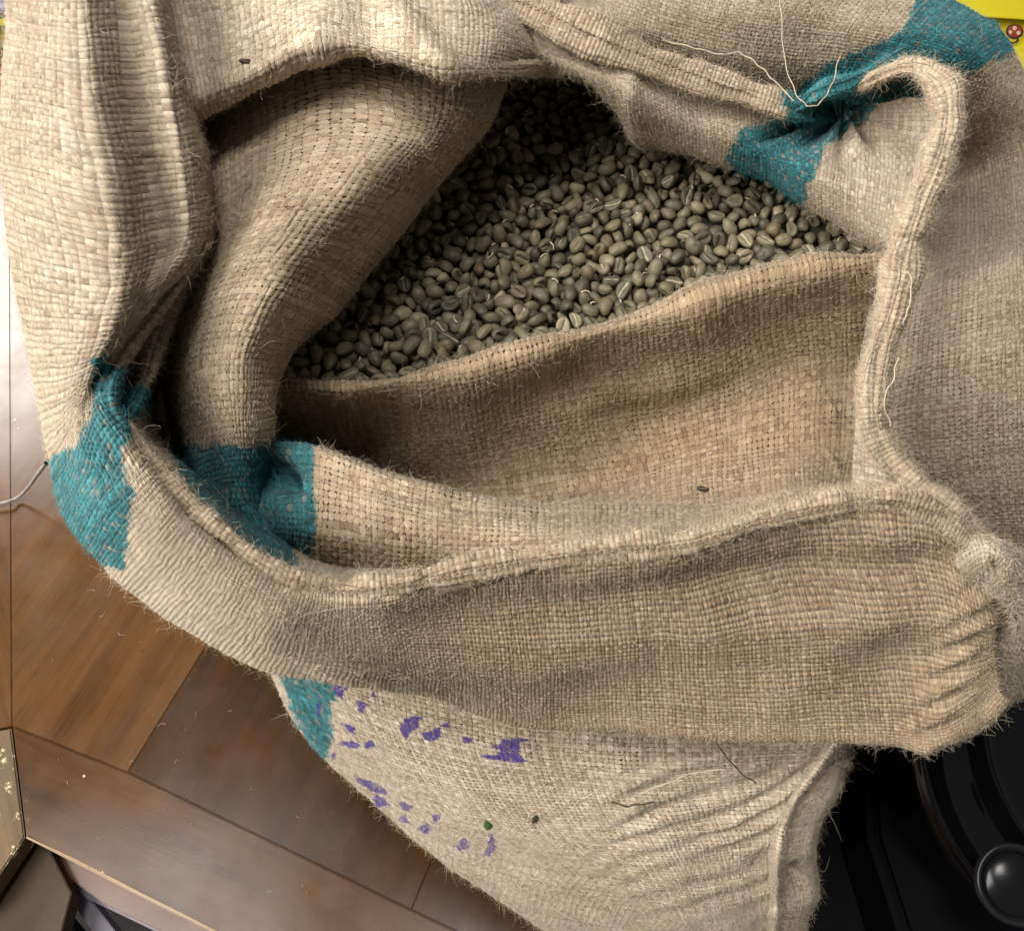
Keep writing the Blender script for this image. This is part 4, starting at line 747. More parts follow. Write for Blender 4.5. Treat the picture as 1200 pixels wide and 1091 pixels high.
(4,122,3646,26,83,29,26,-37),(4,484,3997,63,91,-7,7,-37),(5,-104,4014,27,12,-94,22,16),(0,533,4267,21,48,56,64,15),(5,1403,3206,46,11,87,-46,-5),(2,-89,2554,80,2,-2,67,-73),
(1,-280,2429,33,14,96,-19,5),(0,-885,2420,27,14,-60,-73,27),(3,-865,2746,2,13,-86,46,1),(5,697,2876,15,57,80,-4,-7),(1,-334,3067,-10,8,-20,96,-10),(2,1074,3018,27,14,-50,-84,-3),
(1,1407,3009,25,20,-82,-52,-6),(2,-411,3099,-17,83,2,5,-54),(1,498,3221,63,98,4,-1,-10),(0,1319,3191,44,65,-3,0,-75),(4,-477,3198,5,91,12,11,-35),(1,-236,3240,8,18,-90,-37,3),
(4,342,3313,54,3,-97,-18,-9),(1,210,3413,36,24,57,-76,14),(4,1099,3451,20,20,3,12,96),(0,138,3574,16,99,-1,2,8),(4,344,4029,10,6,97,8,14),(5,-26,4255,7,45,41,-78,1),
(0,275,4285,22,54,69,6,45),(5,-57,4440,17,21,0,-78,-57),(5,415,4377,18,0,-10,-92,-36),(0,70,2548,32,7,1,98,-8),(3,-168,2717,22,44,20,38,77),(2,-663,2771,-5,52,50,-49,-47),
(3,152,2784,49,72,7,3,-68),(1,817,2944,21,55,-68,40,-25),(3,943,2952,21,30,61,29,65),(5,513,3057,48,69,3,-4,71),(4,-365,3383,43,60,2,16,-77),(3,135,3493,27,4,86,46,-17),
(4,330,3519,39,11,-2,56,-81),(5,1352,3525,10,45,-74,-47,8),(2,-46,3788,47,55,-38,-42,59),(2,1,3784,37,40,53,58,44),(1,-159,4013,48,77,21,-48,-32),(1,-65,4318,15,3,71,-38,58),
(2,-996,2356,41,8,4,-54,82),(1,-369,2603,22,53,-27,76,-20),(4,468,2629,45,16,59,60,50),(5,684,3190,56,14,3,-2,98),(5,-262,3370,38,53,23,62,-52),(0,1112,3629,3,35,48,-45,-66),
(2,-106,3950,54,31,68,-46,45),(5,-151,2425,58,27,-17,-14,93),(3,154,2451,113,15,24,-24,92),(0,774,2759,63,13,41,-81,36),(1,-176,3933,60,6,62,-76,7),(2,669,3884,71,82,-37,24,34),
(4,-210,2453,22,19,94,-24,-6),(5,258,2778,53,25,-6,-78,-56),(4,743,2809,12,68,32,-27,-58),(2,-534,2866,-13,67,-62,-26,29),(4,729,2976,22,3,99,4,3),(1,56,3311,16,97,-3,-3,-20),
(1,-190,3382,29,2,12,-98,2),(1,1181,3559,3,2,9,-97,19),(0,-30,3586,41,83,-4,48,-22),(4,1252,3608,5,52,47,-2,70),(3,-111,3798,62,47,-72,45,-18),(4,660,3832,42,6,76,-63,4),
(4,654,3957,37,75,-13,7,-63),(0,512,4052,21,89,-8,-3,42),(3,16,4091,12,66,29,68,-4),(0,351,4329,21,17,-94,-27,2),(2,-960,2410,23,17,-29,-74,57),(4,371,2706,47,8,-16,84,-49),
(0,-572,3002,-14,97,7,5,-19),(2,-160,3158,10,87,3,16,-44),(3,-371,3268,24,76,-51,-25,27),(4,-25,3342,8,90,1,1,-40),(5,444,3601,38,4,96,18,13),(4,850,3695,38,28,-76,-52,-23),
(1,1170,3632,-3,24,-52,35,-73),(2,106,3865,6,51,1,5,85),(4,-119,4081,19,1,91,34,-21),(2,508,4466,37,74,47,-28,36),(4,-202,2833,18,32,1,81,-47),(4,-377,3022,-1,70,41,-56,12),
(4,631,2984,31,8,-30,-94,4),(3,113,4193,11,80,7,45,-37),(0,-867,2259,58,78,-13,-42,-43),(0,-962,2495,91,60,70,32,17),(2,-901,2664,82,25,42,-85,-14),(1,-307,2509,25,13,-44,-86,14),
(2,33,2624,24,38,-4,-6,91),(2,-701,2699,-12,85,-3,-3,-51),(4,-99,2672,29,35,-1,64,67),(2,-806,2798,-4,10,-82,-55,-4),(5,-488,2837,-19,28,94,15,4),(1,921,2884,3,23,3,-4,96),
(1,-314,3140,1,17,83,47,-22),(4,1541,3072,37,20,-87,44,-1),(3,-343,3211,9,23,95,15,4),(3,1330,3308,39,48,-5,-3,-86),(4,-243,3455,52,29,-57,76,-2),(1,44,3601,27,3,96,-6,-22),
(4,1167,3711,-12,33,42,-83,-11),(4,61,3796,14,78,5,5,60),(0,243,3831,10,67,-2,-4,-72),(3,315,3819,23,6,16,-97,-4),(1,113,4109,3,9,5,98,-7),(0,378,4094,17,9,-6,78,-60),
(2,460,4127,9,1,5,-1,-99),(1,-99,4259,8,9,-6,-57,80),(1,145,4314,21,76,-62,-7,5),(1,43,4415,27,7,-94,30,8),(2,-715,2313,42,50,-4,-2,85),(4,-717,2478,31,11,12,-50,-84),
(4,61,2490,29,2,3,68,-72),(0,-578,2643,-1,96,-8,-1,-23),(5,-507,2645,3,37,-40,16,-81),(0,-324,2726,5,5,-97,17,-13),(0,-242,2732,21,40,-71,-39,-41),(4,-757,2748,2,80,42,-14,38),
(2,-350,2872,-3,46,47,-54,-50),(1,-272,2796,8,56,-79,10,-17),(5,-465,2896,-27,89,-1,-1,-43),(4,336,2851,46,70,5,-2,70),(2,-436,2980,-23,83,3,-2,54),(3,-228,3167,8,19,-78,-29,51),
(5,781,3130,51,89,-28,-15,31),(5,493,3351,65,11,-98,0,-3),(1,-109,3508,30,88,12,5,44),(5,1102,3697,-20,26,1,9,95),(1,200,3758,16,9,34,-92,-6),(4,-24,3897,30,47,-61,-44,45),
(1,-47,4120,12,20,-11,-92,29),(2,303,4120,9,81,-2,16,55),(3,446,4053,24,38,-66,-28,57),(2,591,4097,31,7,8,-70,-69),(5,-365,2468,29,12,95,23,-12),(2,-38,2464,40,69,21,55,-40),
(1,-350,2792,5,41,-68,-48,-34),(1,-17,3063,41,66,-64,-33,-13),(1,29,3865,22,8,38,-91,-9),(5,265,4021,9,51,-63,8,-57),(5,3,4308,9,55,82,-11,-5),(5,1235,2936,52,25,70,-59,-28),
(4,1111,3689,59,38,14,-62,66),(4,3,4360,29,11,81,-17,53),(2,-184,2355,84,0,-97,-20,-5),(2,613,2636,88,87,-1,-7,-47),(4,-870,2739,69,53,19,79,21),(0,837,2746,77,66,32,60,30),
(1,-924,2706,8,51,57,62,13),(2,-780,2928,10,25,-48,-83,-6),(5,-409,3442,66,40,0,17,-89),(5,1300,3581,2,65,-15,52,-52),(4,1092,3772,-14,11,-78,-59,8),(5,555,4342,12,50,-44,-50,53),
(0,-224,2376,30,34,-4,-2,-93),(0,249,2594,52,36,-7,-91,10),(4,1708,3039,29,46,-87,11,2),(5,1450,3494,20,92,29,23,5),(5,839,3814,27,26,42,-84,15),(0,960,3785,2,86,6,9,48),
(1,727,3853,49,55,-63,-11,52),(2,-161,4153,18,44,79,-36,-16),(2,615,4231,22,32,5,41,-84),(2,-59,4521,20,8,-9,-7,98),(2,87,4485,45,70,-57,-32,24),(5,-341,2332,51,39,24,-31,82),
(3,1332,3564,59,5,27,-89,33),(3,534,4369,61,16,4,-21,-95),(1,302,4491,47,1,36,80,-46),(1,443,4430,29,31,10,79,50),(2,18,2445,62,61,-46,-63,0),(2,-789,2795,55,12,17,48,84),
(2,567,4238,75,29,45,-73,-40),(4,422,4511,33,12,-83,52,8),(4,-544,2231,57,8,60,79,1),(0,-472,2239,69,57,67,46,2),(1,-1129,2346,28,11,82,-54,5),(5,-1031,2401,12,92,-4,0,36),
(4,-939,2325,27,26,-34,72,-52),(3,-1100,2441,25,63,55,-35,-40),(2,-1046,2475,18,20,66,-71,-8),(2,152,2498,34,1,94,-29,11),(4,240,2516,42,12,17,-71,-65),(0,-1078,2611,14,33,-4,1,-93),
(2,326,2559,43,6,17,-97,-8),(0,556,2657,41,72,61,22,-19),(3,-1068,2689,25,6,-57,-79,-18),(2,681,2681,28,25,-73,41,-47),(0,860,2766,12,22,66,67,20),(1,-913,2799,11,55,61,40,38),
(4,918,2803,-4,84,-2,3,-52),(5,-1191,2967,66,12,-5,7,-98),(5,-1019,2861,23,94,4,14,-27),(2,-886,2897,7,61,0,12,-77),(4,-1222,3070,82,29,-88,-33,11),(0,-1112,3052,71,74,9,1,65),
(4,-847,2954,32,33,64,-61,29),(2,-782,3015,26,37,72,46,33),(2,-712,3036,19,59,-64,-37,29),(0,1905,3090,27,39,-46,-58,-53),(5,-1112,3167,78,92,5,1,-37),(1,-984,3205,77,44,9,-5,88),
(4,-859,3102,48,11,-79,-58,6),(2,1901,3159,33,4,33,25,-90),(0,-1214,3282,80,87,-4,-3,-48),(3,-1102,3266,87,74,-2,-3,65),(0,-993,3395,92,30,53,77,11),(3,-781,3189,64,47,74,-30,-36),
(0,-642,3235,47,44,-3,17,-87),(1,1677,3337,49,1,7,-93,33),(0,1905,3356,33,33,-20,-90,12),(1,-1186,3384,72,17,3,-10,-97),(0,-1141,3435,80,64,-66,20,-30),(5,-1010,3506,71,74,44,-48,-6),
(2,-932,3458,86,12,-35,85,-34),(0,-779,3426,100,1,1,-66,-74),(0,-553,3308,59,92,27,5,-25),(2,1533,3499,20,96,-9,-4,24),(3,1723,3419,43,28,8,94,3),(0,1864,3426,40,80,-6,-53,24),
(2,-1296,3545,50,9,-5,35,-92),(0,-1087,3680,27,23,-8,95,-15),(0,-1008,3656,45,73,48,-21,-41),(1,-955,3584,60,14,84,-47,18),(1,-773,3569,96,63,26,71,-1),(2,-528,3525,105,12,-44,87,-12),
(0,1410,3564,15,22,-40,-88,2),(4,1609,3554,25,20,32,91,14),(5,1612,3493,32,75,56,-31,9),(0,1883,3510,26,28,-31,60,-67),(3,-1306,3723,9,22,-7,-11,-96),(2,-793,3721,52,9,10,-10,-98),
(1,-672,3657,89,73,2,-10,-66),(2,-388,3609,114,45,28,-36,-76),(5,1416,3631,2,8,33,74,-55),(4,1497,3629,8,3,-6,98,-10),(2,1917,3592,24,31,-63,-46,52),(2,-879,3758,37,34,90,-23,5),
(0,-803,3794,52,14,34,-92,-6),(1,-705,3836,71,41,26,87,3),(3,-494,3857,104,92,-13,-5,33),(0,-323,3721,107,86,-5,9,-48),(4,1419,3752,4,12,96,-23,2),(3,1517,3768,18,65,12,-2,-74),
(3,1746,3720,35,15,-69,35,60),(5,1896,3725,21,34,-93,-4,3),(2,-1163,3926,-21,23,-7,-78,55),(1,-864,3961,15,62,4,59,49),(2,-687,3915,52,71,3,-19,-67),(5,-493,3962,83,2,-10,-33,93),
(0,-424,3985,76,95,-17,-3,-21),(2,882,3914,28,49,55,-49,-45),(4,1065,3876,2,68,27,3,-67),(2,1177,3855,-11,1,-1,-6,99),(1,1333,3801,3,7,71,67,-14),(0,1407,3881,30,42,-86,21,-13),
(2,1526,3855,42,75,51,-20,-35),(5,1737,3784,40,38,36,-77,35),(5,1828,3817,37,17,83,51,3),(0,-947,4097,-9,58,1,77,-23),(0,-823,4038,1,72,2,-13,-67),(1,-545,4100,48,20,-23,72,60),
(4,-396,4058,56,6,39,-88,23),(4,695,4021,38,55,-82,3,0),(0,925,3960,28,67,-46,53,-19),(2,942,4036,37,13,-68,-16,69),(0,1051,3959,14,5,14,98,7),(4,1154,3940,9,20,33,70,58),
(5,1284,3954,24,25,-49,-57,-60),(5,1382,3995,42,43,-6,79,-40),(4,1501,3965,47,28,10,8,-94),(1,1702,4002,66,71,0,6,-68),(2,1862,3963,64,64,-49,-39,42),(4,-1141,4072,-41,53,73,-35,-19),
(4,-1105,4138,-42,28,87,35,14),(1,-936,4167,-17,54,-78,-25,9),(1,-767,4163,6,4,-96,-14,18),(1,-445,4159,35,35,91,12,16),(0,-374,4136,44,33,51,-76,20),(4,-272,4110,34,0,-15,96,-18),
(2,729,4130,26,5,-73,-65,11),(4,898,4099,21,7,71,-68,4),(1,1278,4091,35,58,-2,-11,80),(4,1444,4028,54,19,-94,25,-9),(5,1588,4061,67,87,4,-7,46),(1,1684,4133,78,8,-98,7,-4),
(2,1907,4099,56,85,-1,5,51),(0,-1121,4214,-35,12,-90,38,-11),(4,-999,4207,-27,27,52,78,20),(5,-889,4222,-14,15,-20,-94,-17),(0,-761,4238,5,4,-96,18,-13),(3,-695,4275,3,7,-6,-3,98),
(2,-452,4317,15,5,-92,13,-35),(1,-323,4279,10,23,5,95,-16),(0,696,4208,23,9,-98,11,-3),(1,961,4173,32,2,-36,55,74),(2,1013,4276,30,60,0,-8,78),(1,1205,4152,42,13,-76,-62,-6),
(0,1271,4202,55,6,-88,-42,-15),(1,1515,4255,63,84,-9,2,52),(0,1573,4213,69,87,-3,5,47),(1,1721,4223,63,1,-5,-7,-99),(3,1910,4346,44,42,26,71,-48),(1,-1051,4280,-32,32,8,5,-93),
(4,-918,4286,-10,75,-58,16,-23),(0,-328,4391,-5,35,-1,-2,93),(3,752,4385,26,23,79,-1,54),(1,866,4307,26,1,47,-87,-11),(2,939,4301,34,20,80,-54,-8),(2,1218,4265,45,96,6,-4,-23),
(2,1405,4392,65,72,-56,-36,14),(1,1421,4320,55,24,2,3,96),(5,1569,4398,42,95,-10,-2,-24),(4,1765,4381,34,95,-8,8,26),(3,1839,4453,26,10,4,-82,-55),(2,-1260,4376,-16,1,27,91,27),
(1,-1075,4421,2,47,86,-12,-8),(1,-979,4441,12,36,-63,67,8),(2,-845,4432,9,21,2,9,-96),(0,-499,4489,17,32,70,-37,-50),(5,-179,4456,3,8,-97,-13,-15),(0,756,4518,25,93,2,-7,34),
(1,794,4447,29,7,76,62,-10),(1,932,4459,39,84,11,-4,-51),(0,1071,4407,57,15,-97,10,-10),(5,1191,4478,55,78,4,2,-60),(1,1352,4440,52,84,0,2,-53),(3,1475,4457,57,47,27,60,-57),
(2,1555,4527,32,55,-5,1,-82),(0,1792,4536,15,95,0,8,28),(4,1915,4561,8,52,-36,39,-65),(0,-1185,4479,15,28,-31,-19,-87),(4,-1144,4559,10,3,3,10,-98),(4,-991,4520,12,27,1,-9,95),
(1,-823,4500,29,3,-1,15,98),(0,-717,4557,39,3,22,-94,-19),(5,-559,4517,16,11,54,-79,-23),(1,-508,4569,25,41,-21,-12,-87),(0,-301,4583,20,19,29,92,-13),(1,-242,4519,15,47,-22,-31,-79),
(0,-93,4593,34,12,5,97,16),(2,106,4557,55,2,-2,77,62),(1,189,4546,45,68,3,-8,72),(1,424,4593,46,16,-97,0,10),(4,499,4521,29,34,-91,19,-1),(1,563,4620,45,26,47,-35,-75),
(1,628,4649,32,81,3,1,57),(0,955,4535,52,81,10,-1,-56),(3,1064,4559,72,15,-21,89,34),(1,1258,4605,68,7,75,63,-7),(3,1377,4513,60,7,91,35,-14),(0,1521,4599,37,57,-6,4,-80),
(2,1595,4649,28,91,2,4,39),(2,1701,4582,21,98,-3,7,-9),(3,1845,4673,8,19,-8,3,-97),(4,-1316,4691,34,38,59,-56,-42),(1,-1079,4628,37,71,-26,32,-55),(1,-986,4593,27,89,11,-1,-42),
(4,-837,4695,52,93,12,-4,31),(4,-726,4726,55,44,7,-7,88),(5,-557,4692,45,56,-39,-4,-71),(4,-503,4670,40,35,56,-29,-68),(2,-312,4689,28,5,35,-89,-25),(3,-222,4703,35,82,37,-34,-23),
(2,-156,4747,39,3,-71,-67,-14),(2,149,4625,52,66,1,-5,74),(5,433,4746,53,58,69,8,41),(1,842,4747,59,35,55,-63,-40),(2,1540,4704,38,61,-16,-5,76),(2,1586,4771,33,5,-84,52,5),
(0,1764,4669,27,81,56,5,-2),(0,1907,4791,3,74,-3,8,-65),(3,-1116,2267,34,58,19,-63,-46),(5,-980,2266,25,71,64,-20,16),(4,-617,2212,57,30,92,3,22),(4,-398,2295,48,67,-4,-5,-72),
(3,-1014,2440,73,33,55,-3,75),(2,-1035,2559,25,40,-22,-84,-26),(1,-1004,2658,4,30,-6,1,-94),(4,-1138,2642,31,81,16,33,44),(4,-1180,2771,45,12,-68,-70,10),(3,-1103,2777,43,31,-7,94,-5),
(2,-979,2805,25,80,13,39,-42),(1,-1167,2906,65,4,-41,89,15),(0,-1112,2853,43,56,-3,14,-80),(4,-753,2952,65,2,-33,-54,-76),(1,1469,2967,36,12,45,72,-50),(2,-1179,3030,99,24,-40,-85,-21),
(1,-1013,2952,40,41,11,-7,89),(1,-907,2999,40,32,-15,-92,-4),(4,-736,3010,82,67,14,-54,47),(5,1506,3018,19,59,8,-10,78),(4,-1064,3207,92,29,-3,-93,-18),(0,-928,3074,59,44,-11,-45,76),
(2,-781,3113,47,32,-17,52,-76),(2,-703,3167,48,13,25,-93,18),(1,1826,3156,38,77,-33,-14,-51),(1,-1161,3316,91,31,23,63,66),(1,-1046,3287,97,23,50,44,69),(4,-950,3270,79,17,4,-7,97),
(2,-878,3217,84,23,-15,-44,-85),(4,-727,3229,63,4,10,28,94),(1,-575,3239,82,71,-32,-30,53),(4,1806,3230,29,16,8,0,97),(4,1890,3280,30,68,65,24,18),(4,-1300,3477,56,38,88,21,8),
(0,-1084,3493,63,37,0,-13,-91),(3,-1042,3457,106,18,23,-95,-2),(4,-855,3468,99,79,30,-32,41),(1,-786,3321,94,20,-20,-46,-83),(3,-550,3380,84,11,-76,-24,-58),(1,1557,3427,39,4,46,84,24),
(1,1757,3328,47,51,-1,-47,-70),(4,1917,3446,26,61,-32,55,-45),(2,-1299,3612,37,23,-5,-94,20),(1,-1151,3571,51,29,4,91,24),(4,-1082,3583,44,5,75,-61,19),(1,-830,3523,86,5,-98,8,-11),
(5,-629,3465,89,25,1,5,-96),(3,-559,3449,97,44,86,-7,22),(0,-482,3443,95,17,-84,29,41),(4,1456,3551,56,67,-1,-19,-70),(3,1671,3583,34,67,0,-66,30),(1,1823,3555,17,99,-4,3,-5),
(0,-1251,3669,25,41,86,-26,9),(0,-1199,3726,14,32,-61,68,-20),(5,-977,3691,30,31,23,79,46),(5,-916,3702,43,19,52,-35,75),(4,-801,3640,63,76,-1,-14,-61),(4,-739,3663,73,73,2,-17,-64),
(5,-467,3684,118,34,-92,-13,5),(3,1565,3654,26,6,62,18,75),(5,1666,3651,59,43,8,4,88),(4,1902,3667,26,45,85,-8,24),(0,-1300,3805,-8,97,-10,7,14),(1,-779,3858,50,60,-67,-18,-37),
(4,-628,3747,89,52,9,-11,-83),(5,-565,3821,102,71,65,12,18),(1,-307,3831,107,33,91,12,-19),(3,1133,3751,33,14,-96,10,-18),(1,1171,3789,-8,18,-13,79,56),(3,1384,3693,3,13,-83,-14,51),
(4,1688,3693,30,46,-77,18,-37),(2,1821,3668,27,31,52,-76,-21),(1,-1097,3926,23,1,-81,-22,-53),(0,-889,3886,12,33,-8,-1,93),(4,-798,3971,28,20,22,2,94),(2,-754,3839,118,1,23,-85,44),
(0,-589,4035,60,9,96,14,-20),(2,-300,3968,69,67,-15,-5,-71),(0,855,3841,64,68,-5,34,63),(0,1022,3834,9,23,-30,-38,83),(2,1119,3912,18,58,1,-64,48),(4,1336,3843,43,10,12,-94,26),
(2,1463,3817,26,24,-77,-52,-25),(0,1590,3795,41,90,-34,-22,-12),(3,1696,3866,55,20,-20,-81,49),(4,1913,3800,30,21,-66,70,-11),(4,-1212,4048,-45,3,91,40,4),(0,-781,4089,15,55,-63,5,-53),
(0,-733,3995,48,60,26,-42,61),(0,-625,4099,86,3,-94,-30,4),(4,-458,4097,52,20,-9,87,42),(0,-192,4124,79,79,37,-30,-36),(4,870,4026,22,7,-14,-97,12),(4,984,3977,28,70,-9,-66,20),
(1,1107,4049,22,15,-35,91,4),(1,1224,4014,19,89,5,-10,41),(1,1304,4014,28,20,-7,-11,96),(2,1416,3945,54,21,25,-68,64),(1,1659,3932,58,95,10,-6,24),(0,1772,4007,79,85,27,36,-25),
(1,1920,3960,61,65,-29,-61,32),(1,-1253,4144,15,56,9,-5,81),(1,-1163,4148,-35,5,-62,27,72),(4,-1048,4178,-21,55,2,-77,28),(1,-588,4166,70,8,29,93,13),(0,-522,4170,34,61,46,61,15),
(3,-345,4210,24,9,40,-80,42),(2,1007,4137,33,5,-31,58,74),(2,1094,4155,34,27,6,25,92),(5,1215,4080,37,28,-58,6,-75),(4,1349,4077,46,17,-76,61,-9),(4,1430,4096,60,32,-93,-9,-5),
(2,1500,4154,65,93,3,-6,33),(1,1651,4043,80,42,25,-36,-78),(4,1821,4100,61,14,-6,-2,-98),(1,-1212,4191,-37,61,-31,63,-32),(0,-1127,4194,25,58,71,-31,-21),(2,-959,4247,-12,60,-57,15,-52),
(1,-875,4194,32,12,-45,87,-3),(1,-406,4250,19,31,-31,-88,11),(1,-246,4290,23,76,-45,-17,-41),(4,-118,4201,24,63,-8,75,-7),(1,805,4245,26,20,-58,53,-58),(1,867,4170,25,29,-92,-21,10),
(3,1094,4252,46,40,6,-45,-78),(0,1352,4291,73,36,63,14,67),(1,1376,4167,64,31,-35,70,-52),(0,1647,4193,83,5,-33,73,58),(3,1763,4315,58,28,-94,13,-3),(0,1821,4256,62,8,-14,-89,40),
(1,-1314,4281,-25,70,-27,-57,29),(3,-1119,4295,-25,55,39,-32,-65),(2,-889,4336,13,25,43,-56,65),(2,-757,4315,14,77,-8,-33,-52),(0,-630,4401,14,7,-26,-95,9),(4,-491,4338,50,21,-5,96,2),
(0,-379,4328,7,39,46,-65,-43),(0,-197,4327,12,4,-73,-39,-53),(0,-190,4391,7,2,-1,77,62),(2,711,4334,44,24,-92,13,-25),(0,832,4375,32,3,-20,-44,86),(0,1145,4322,57,3,-29,-88,-35),
(1,1150,4399,62,80,29,-35,-36),(1,1290,4300,63,86,-27,-33,24),(4,1553,4336,57,6,0,-98,11),(1,1661,4343,50,93,-8,-4,-33),(4,1751,4459,29,14,89,40,-2),(5,1907,4421,22,15,-6,-36,91),
(2,-1234,4436,2,79,-37,7,-46),(4,-1157,4420,-15,94,12,-4,28),(0,-1054,4479,14,4,-18,-95,20),(0,-925,4386,6,15,-17,96,5),(2,-689,4442,57,2,7,6,99),(4,-669,4503,17,64,-1,10,-75),
(4,-446,4436,16,31,-78,-29,-44),(2,-363,4439,43,97,12,9,9),(2,-310,4501,9,59,-38,20,-67),(4,-118,4483,17,36,-1,-49,78),(2,654,4457,48,76,-22,-50,31),(1,685,4526,34,66,-24,65,-26),
(1,829,4515,45,60,42,-46,-48),(1,887,4536,52,46,-60,-55,32),(4,1087,4488,63,73,-32,-29,52),(5,1254,4460,54,1,0,4,-99),(2,1296,4509,66,29,33,61,65),(4,1531,4412,85,38,50,76,10),
(2,1573,4460,59,55,-57,53,24),(1,1669,4529,39,75,53,-36,-9),(2,1908,4479,30,40,-41,-33,-74),(1,-1310,4538,20,58,62,33,39),(5,-1136,4626,21,62,3,-12,76),(2,-839,4627,53,18,-15,76,-60),
(0,-623,4659,50,0,-44,79,39),(1,-612,4558,30,74,1,-22,62),(1,-562,4542,79,59,-55,29,49),(1,-225,4567,42,68,-36,-28,-55),(4,277,4579,51,10,-85,48,10),(5,351,4611,52,50,-80,9,-30),
(3,498,4589,46,14,-79,20,-54),(1,632,4524,35,2,64,-15,-74),(2,821,4663,55,27,-54,-71,32),(2,863,4609,58,61,58,28,43),(1,1122,4690,76,89,39,19,-9),(1,1194,4630,75,32,-34,60,-64),
(1,1303,4682,56,72,0,6,68),(5,1443,4669,45,6,-18,78,-58),(0,1611,4581,47,62,-52,42,38),(4,1784,4602,31,51,52,-65,18),(1,1907,4645,10,32,20,-77,-51),(1,-1191,4683,30,76,4,-8,62),
(4,-1127,4699,43,80,-26,22,-47),(2,-894,4736,66,7,-50,84,16),(5,-767,4668,48,19,7,-9,97),(1,-558,4619,35,3,58,-71,-37),(2,-454,4777,48,35,61,56,42),(4,-370,4708,33,68,-57,-32,31),
(1,-255,4639,21,55,14,-9,81),(3,-123,4665,31,97,7,-5,17),(4,-90,4727,50,29,29,-90,-7),(2,90,4660,64,46,-34,55,-59),(0,189,4697,67,15,-80,57,0),(4,376,4670,55,35,-41,-68,48),
(1,505,4661,50,1,86,-41,28),(1,574,4697,45,3,-16,94,-27),(0,748,4657,52,2,40,-71,56),(4,894,4689,58,3,15,-98,-4),(3,1728,4792,30,15,2,-98,3),(0,-1054,2248,78,47,-8,-11,-86),
(3,-932,2225,56,5,35,-85,-37),(1,-696,2232,54,90,-41,-4,1),(4,-1069,2378,57,16,-56,77,-24),(2,-1102,2526,30,39,-55,72,-1),(1,319,2504,67,20,11,-47,84),(4,-1110,2581,74,81,-43,-22,-29),
(4,-946,2633,45,61,-34,-20,-67),(1,423,2577,38,51,-1,-2,85),(2,-1091,2650,70,3,-40,-90,6),(3,-935,2746,60,78,-37,-28,40),(2,-1033,2764,60,60,27,-32,67),(2,-923,2882,66,88,40,10,-20),
(2,-862,2822,37,50,35,34,70),(3,934,2789,57,6,-88,37,-24),(0,-1106,2962,59,66,-3,9,-73),(3,-938,2943,36,57,70,17,-37),(3,-820,2876,12,38,61,20,-65),(1,1175,2873,72,51,2,83,-21),
(3,-1035,3031,60,48,10,-6,86),(4,-973,2999,61,8,-71,-32,60),(1,-838,3024,37,43,54,66,25),(0,1294,2955,21,77,-59,-3,-17),(2,1797,3052,24,3,6,-51,84),(0,-1058,3106,84,53,53,-59,-26),
(1,-993,3119,76,42,-39,62,-51),(0,-806,3044,85,81,-23,8,-52),(4,-670,3191,91,4,-10,-91,-38),(5,1909,3221,16,18,8,-2,97),(5,-1078,3357,88,20,21,61,-72),(4,-929,3157,73,67,-13,47,-54),
(1,-813,3263,80,6,-93,30,16),(4,-679,3297,63,3,7,-13,98),(2,1836,3366,86,36,53,-64,-40),(5,-1067,3408,81,34,92,-1,-14),(1,-935,3340,85,87,3,-2,-47),(5,-882,3403,88,0,-45,87,-12),
(3,-718,3358,84,76,11,-1,62),(5,-609,3360,78,2,-54,-56,-61),(0,1389,3505,55,25,57,60,48),(0,1619,3385,54,46,-63,-58,-20),(2,1658,3450,49,11,-66,58,44),(5,1835,3360,29,6,46,88,2),
(3,-1220,3597,32,82,-7,8,54),(1,-1106,3630,74,23,8,-10,-95),(1,-1016,3575,62,69,36,-60,-15),(1,-888,3572,75,43,51,-64,-36),(1,-867,3677,80,5,-22,-51,-82),(2,-632,3563,98,52,6,0,-84),
(1,-454,3509,91,49,12,-9,85),(1,1492,3475,71,26,47,70,45),(3,1605,3611,66,14,52,-54,64),(1,1746,3540,33,25,2,81,-51),(4,1817,3481,32,23,69,49,47),(4,-1291,3841,44,13,-7,-98,8),
(0,-1071,3744,62,55,-81,2,14),(0,-965,3742,71,8,6,3,-98),(4,-920,3639,56,28,-10,84,42),(4,-797,3690,105,1,39,91,5),(3,-706,3589,100,10,-42,-84,30),(1,-537,3633,108,56,-1,-7,81),
(1,1169,3704,88,70,-43,-11,-54),(2,1209,3734,25,49,10,-59,-62),(0,1354,3626,10,77,9,-50,-35),(2,1496,3660,47,85,-9,6,50),(0,1468,3725,57,62,69,9,33),(4,1719,3611,25,30,-44,-67,50),
(1,1755,3643,29,39,34,53,65),(3,-1307,3873,-10,0,-29,78,53),(0,-1161,3647,21,80,-11,-9,-56),(0,-1099,3813,42,73,49,-46,-2),(3,-932,3865,73,0,7,-87,-47),(1,-754,3781,85,15,-40,16,-88),
(4,-640,3853,83,60,-35,2,-71),(2,-596,3884,92,48,25,56,61),(1,-244,3932,86,23,56,17,76),(3,-230,3847,83,93,-2,16,31),(4,757,3803,51,52,-54,18,62),(0,922,3795,62,77,43,-37,-25),
(1,972,3838,53,58,19,-41,-66),(3,1059,3734,38,40,88,8,20),(1,1217,3798,49,7,12,33,92),(2,1281,3720,29,17,-3,48,-85),(1,1341,3682,62,51,25,52,62),(0,1543,3764,91,52,75,-36,15),
(5,1850,3762,33,27,82,-19,45),(3,-1227,3973,-29,25,31,-86,28),(5,-1069,4069,23,58,69,3,-41),(4,-1056,3862,30,61,-36,27,-63),(1,-957,3933,55,76,39,11,48),(1,-819,3907,38,18,-63,43,61),
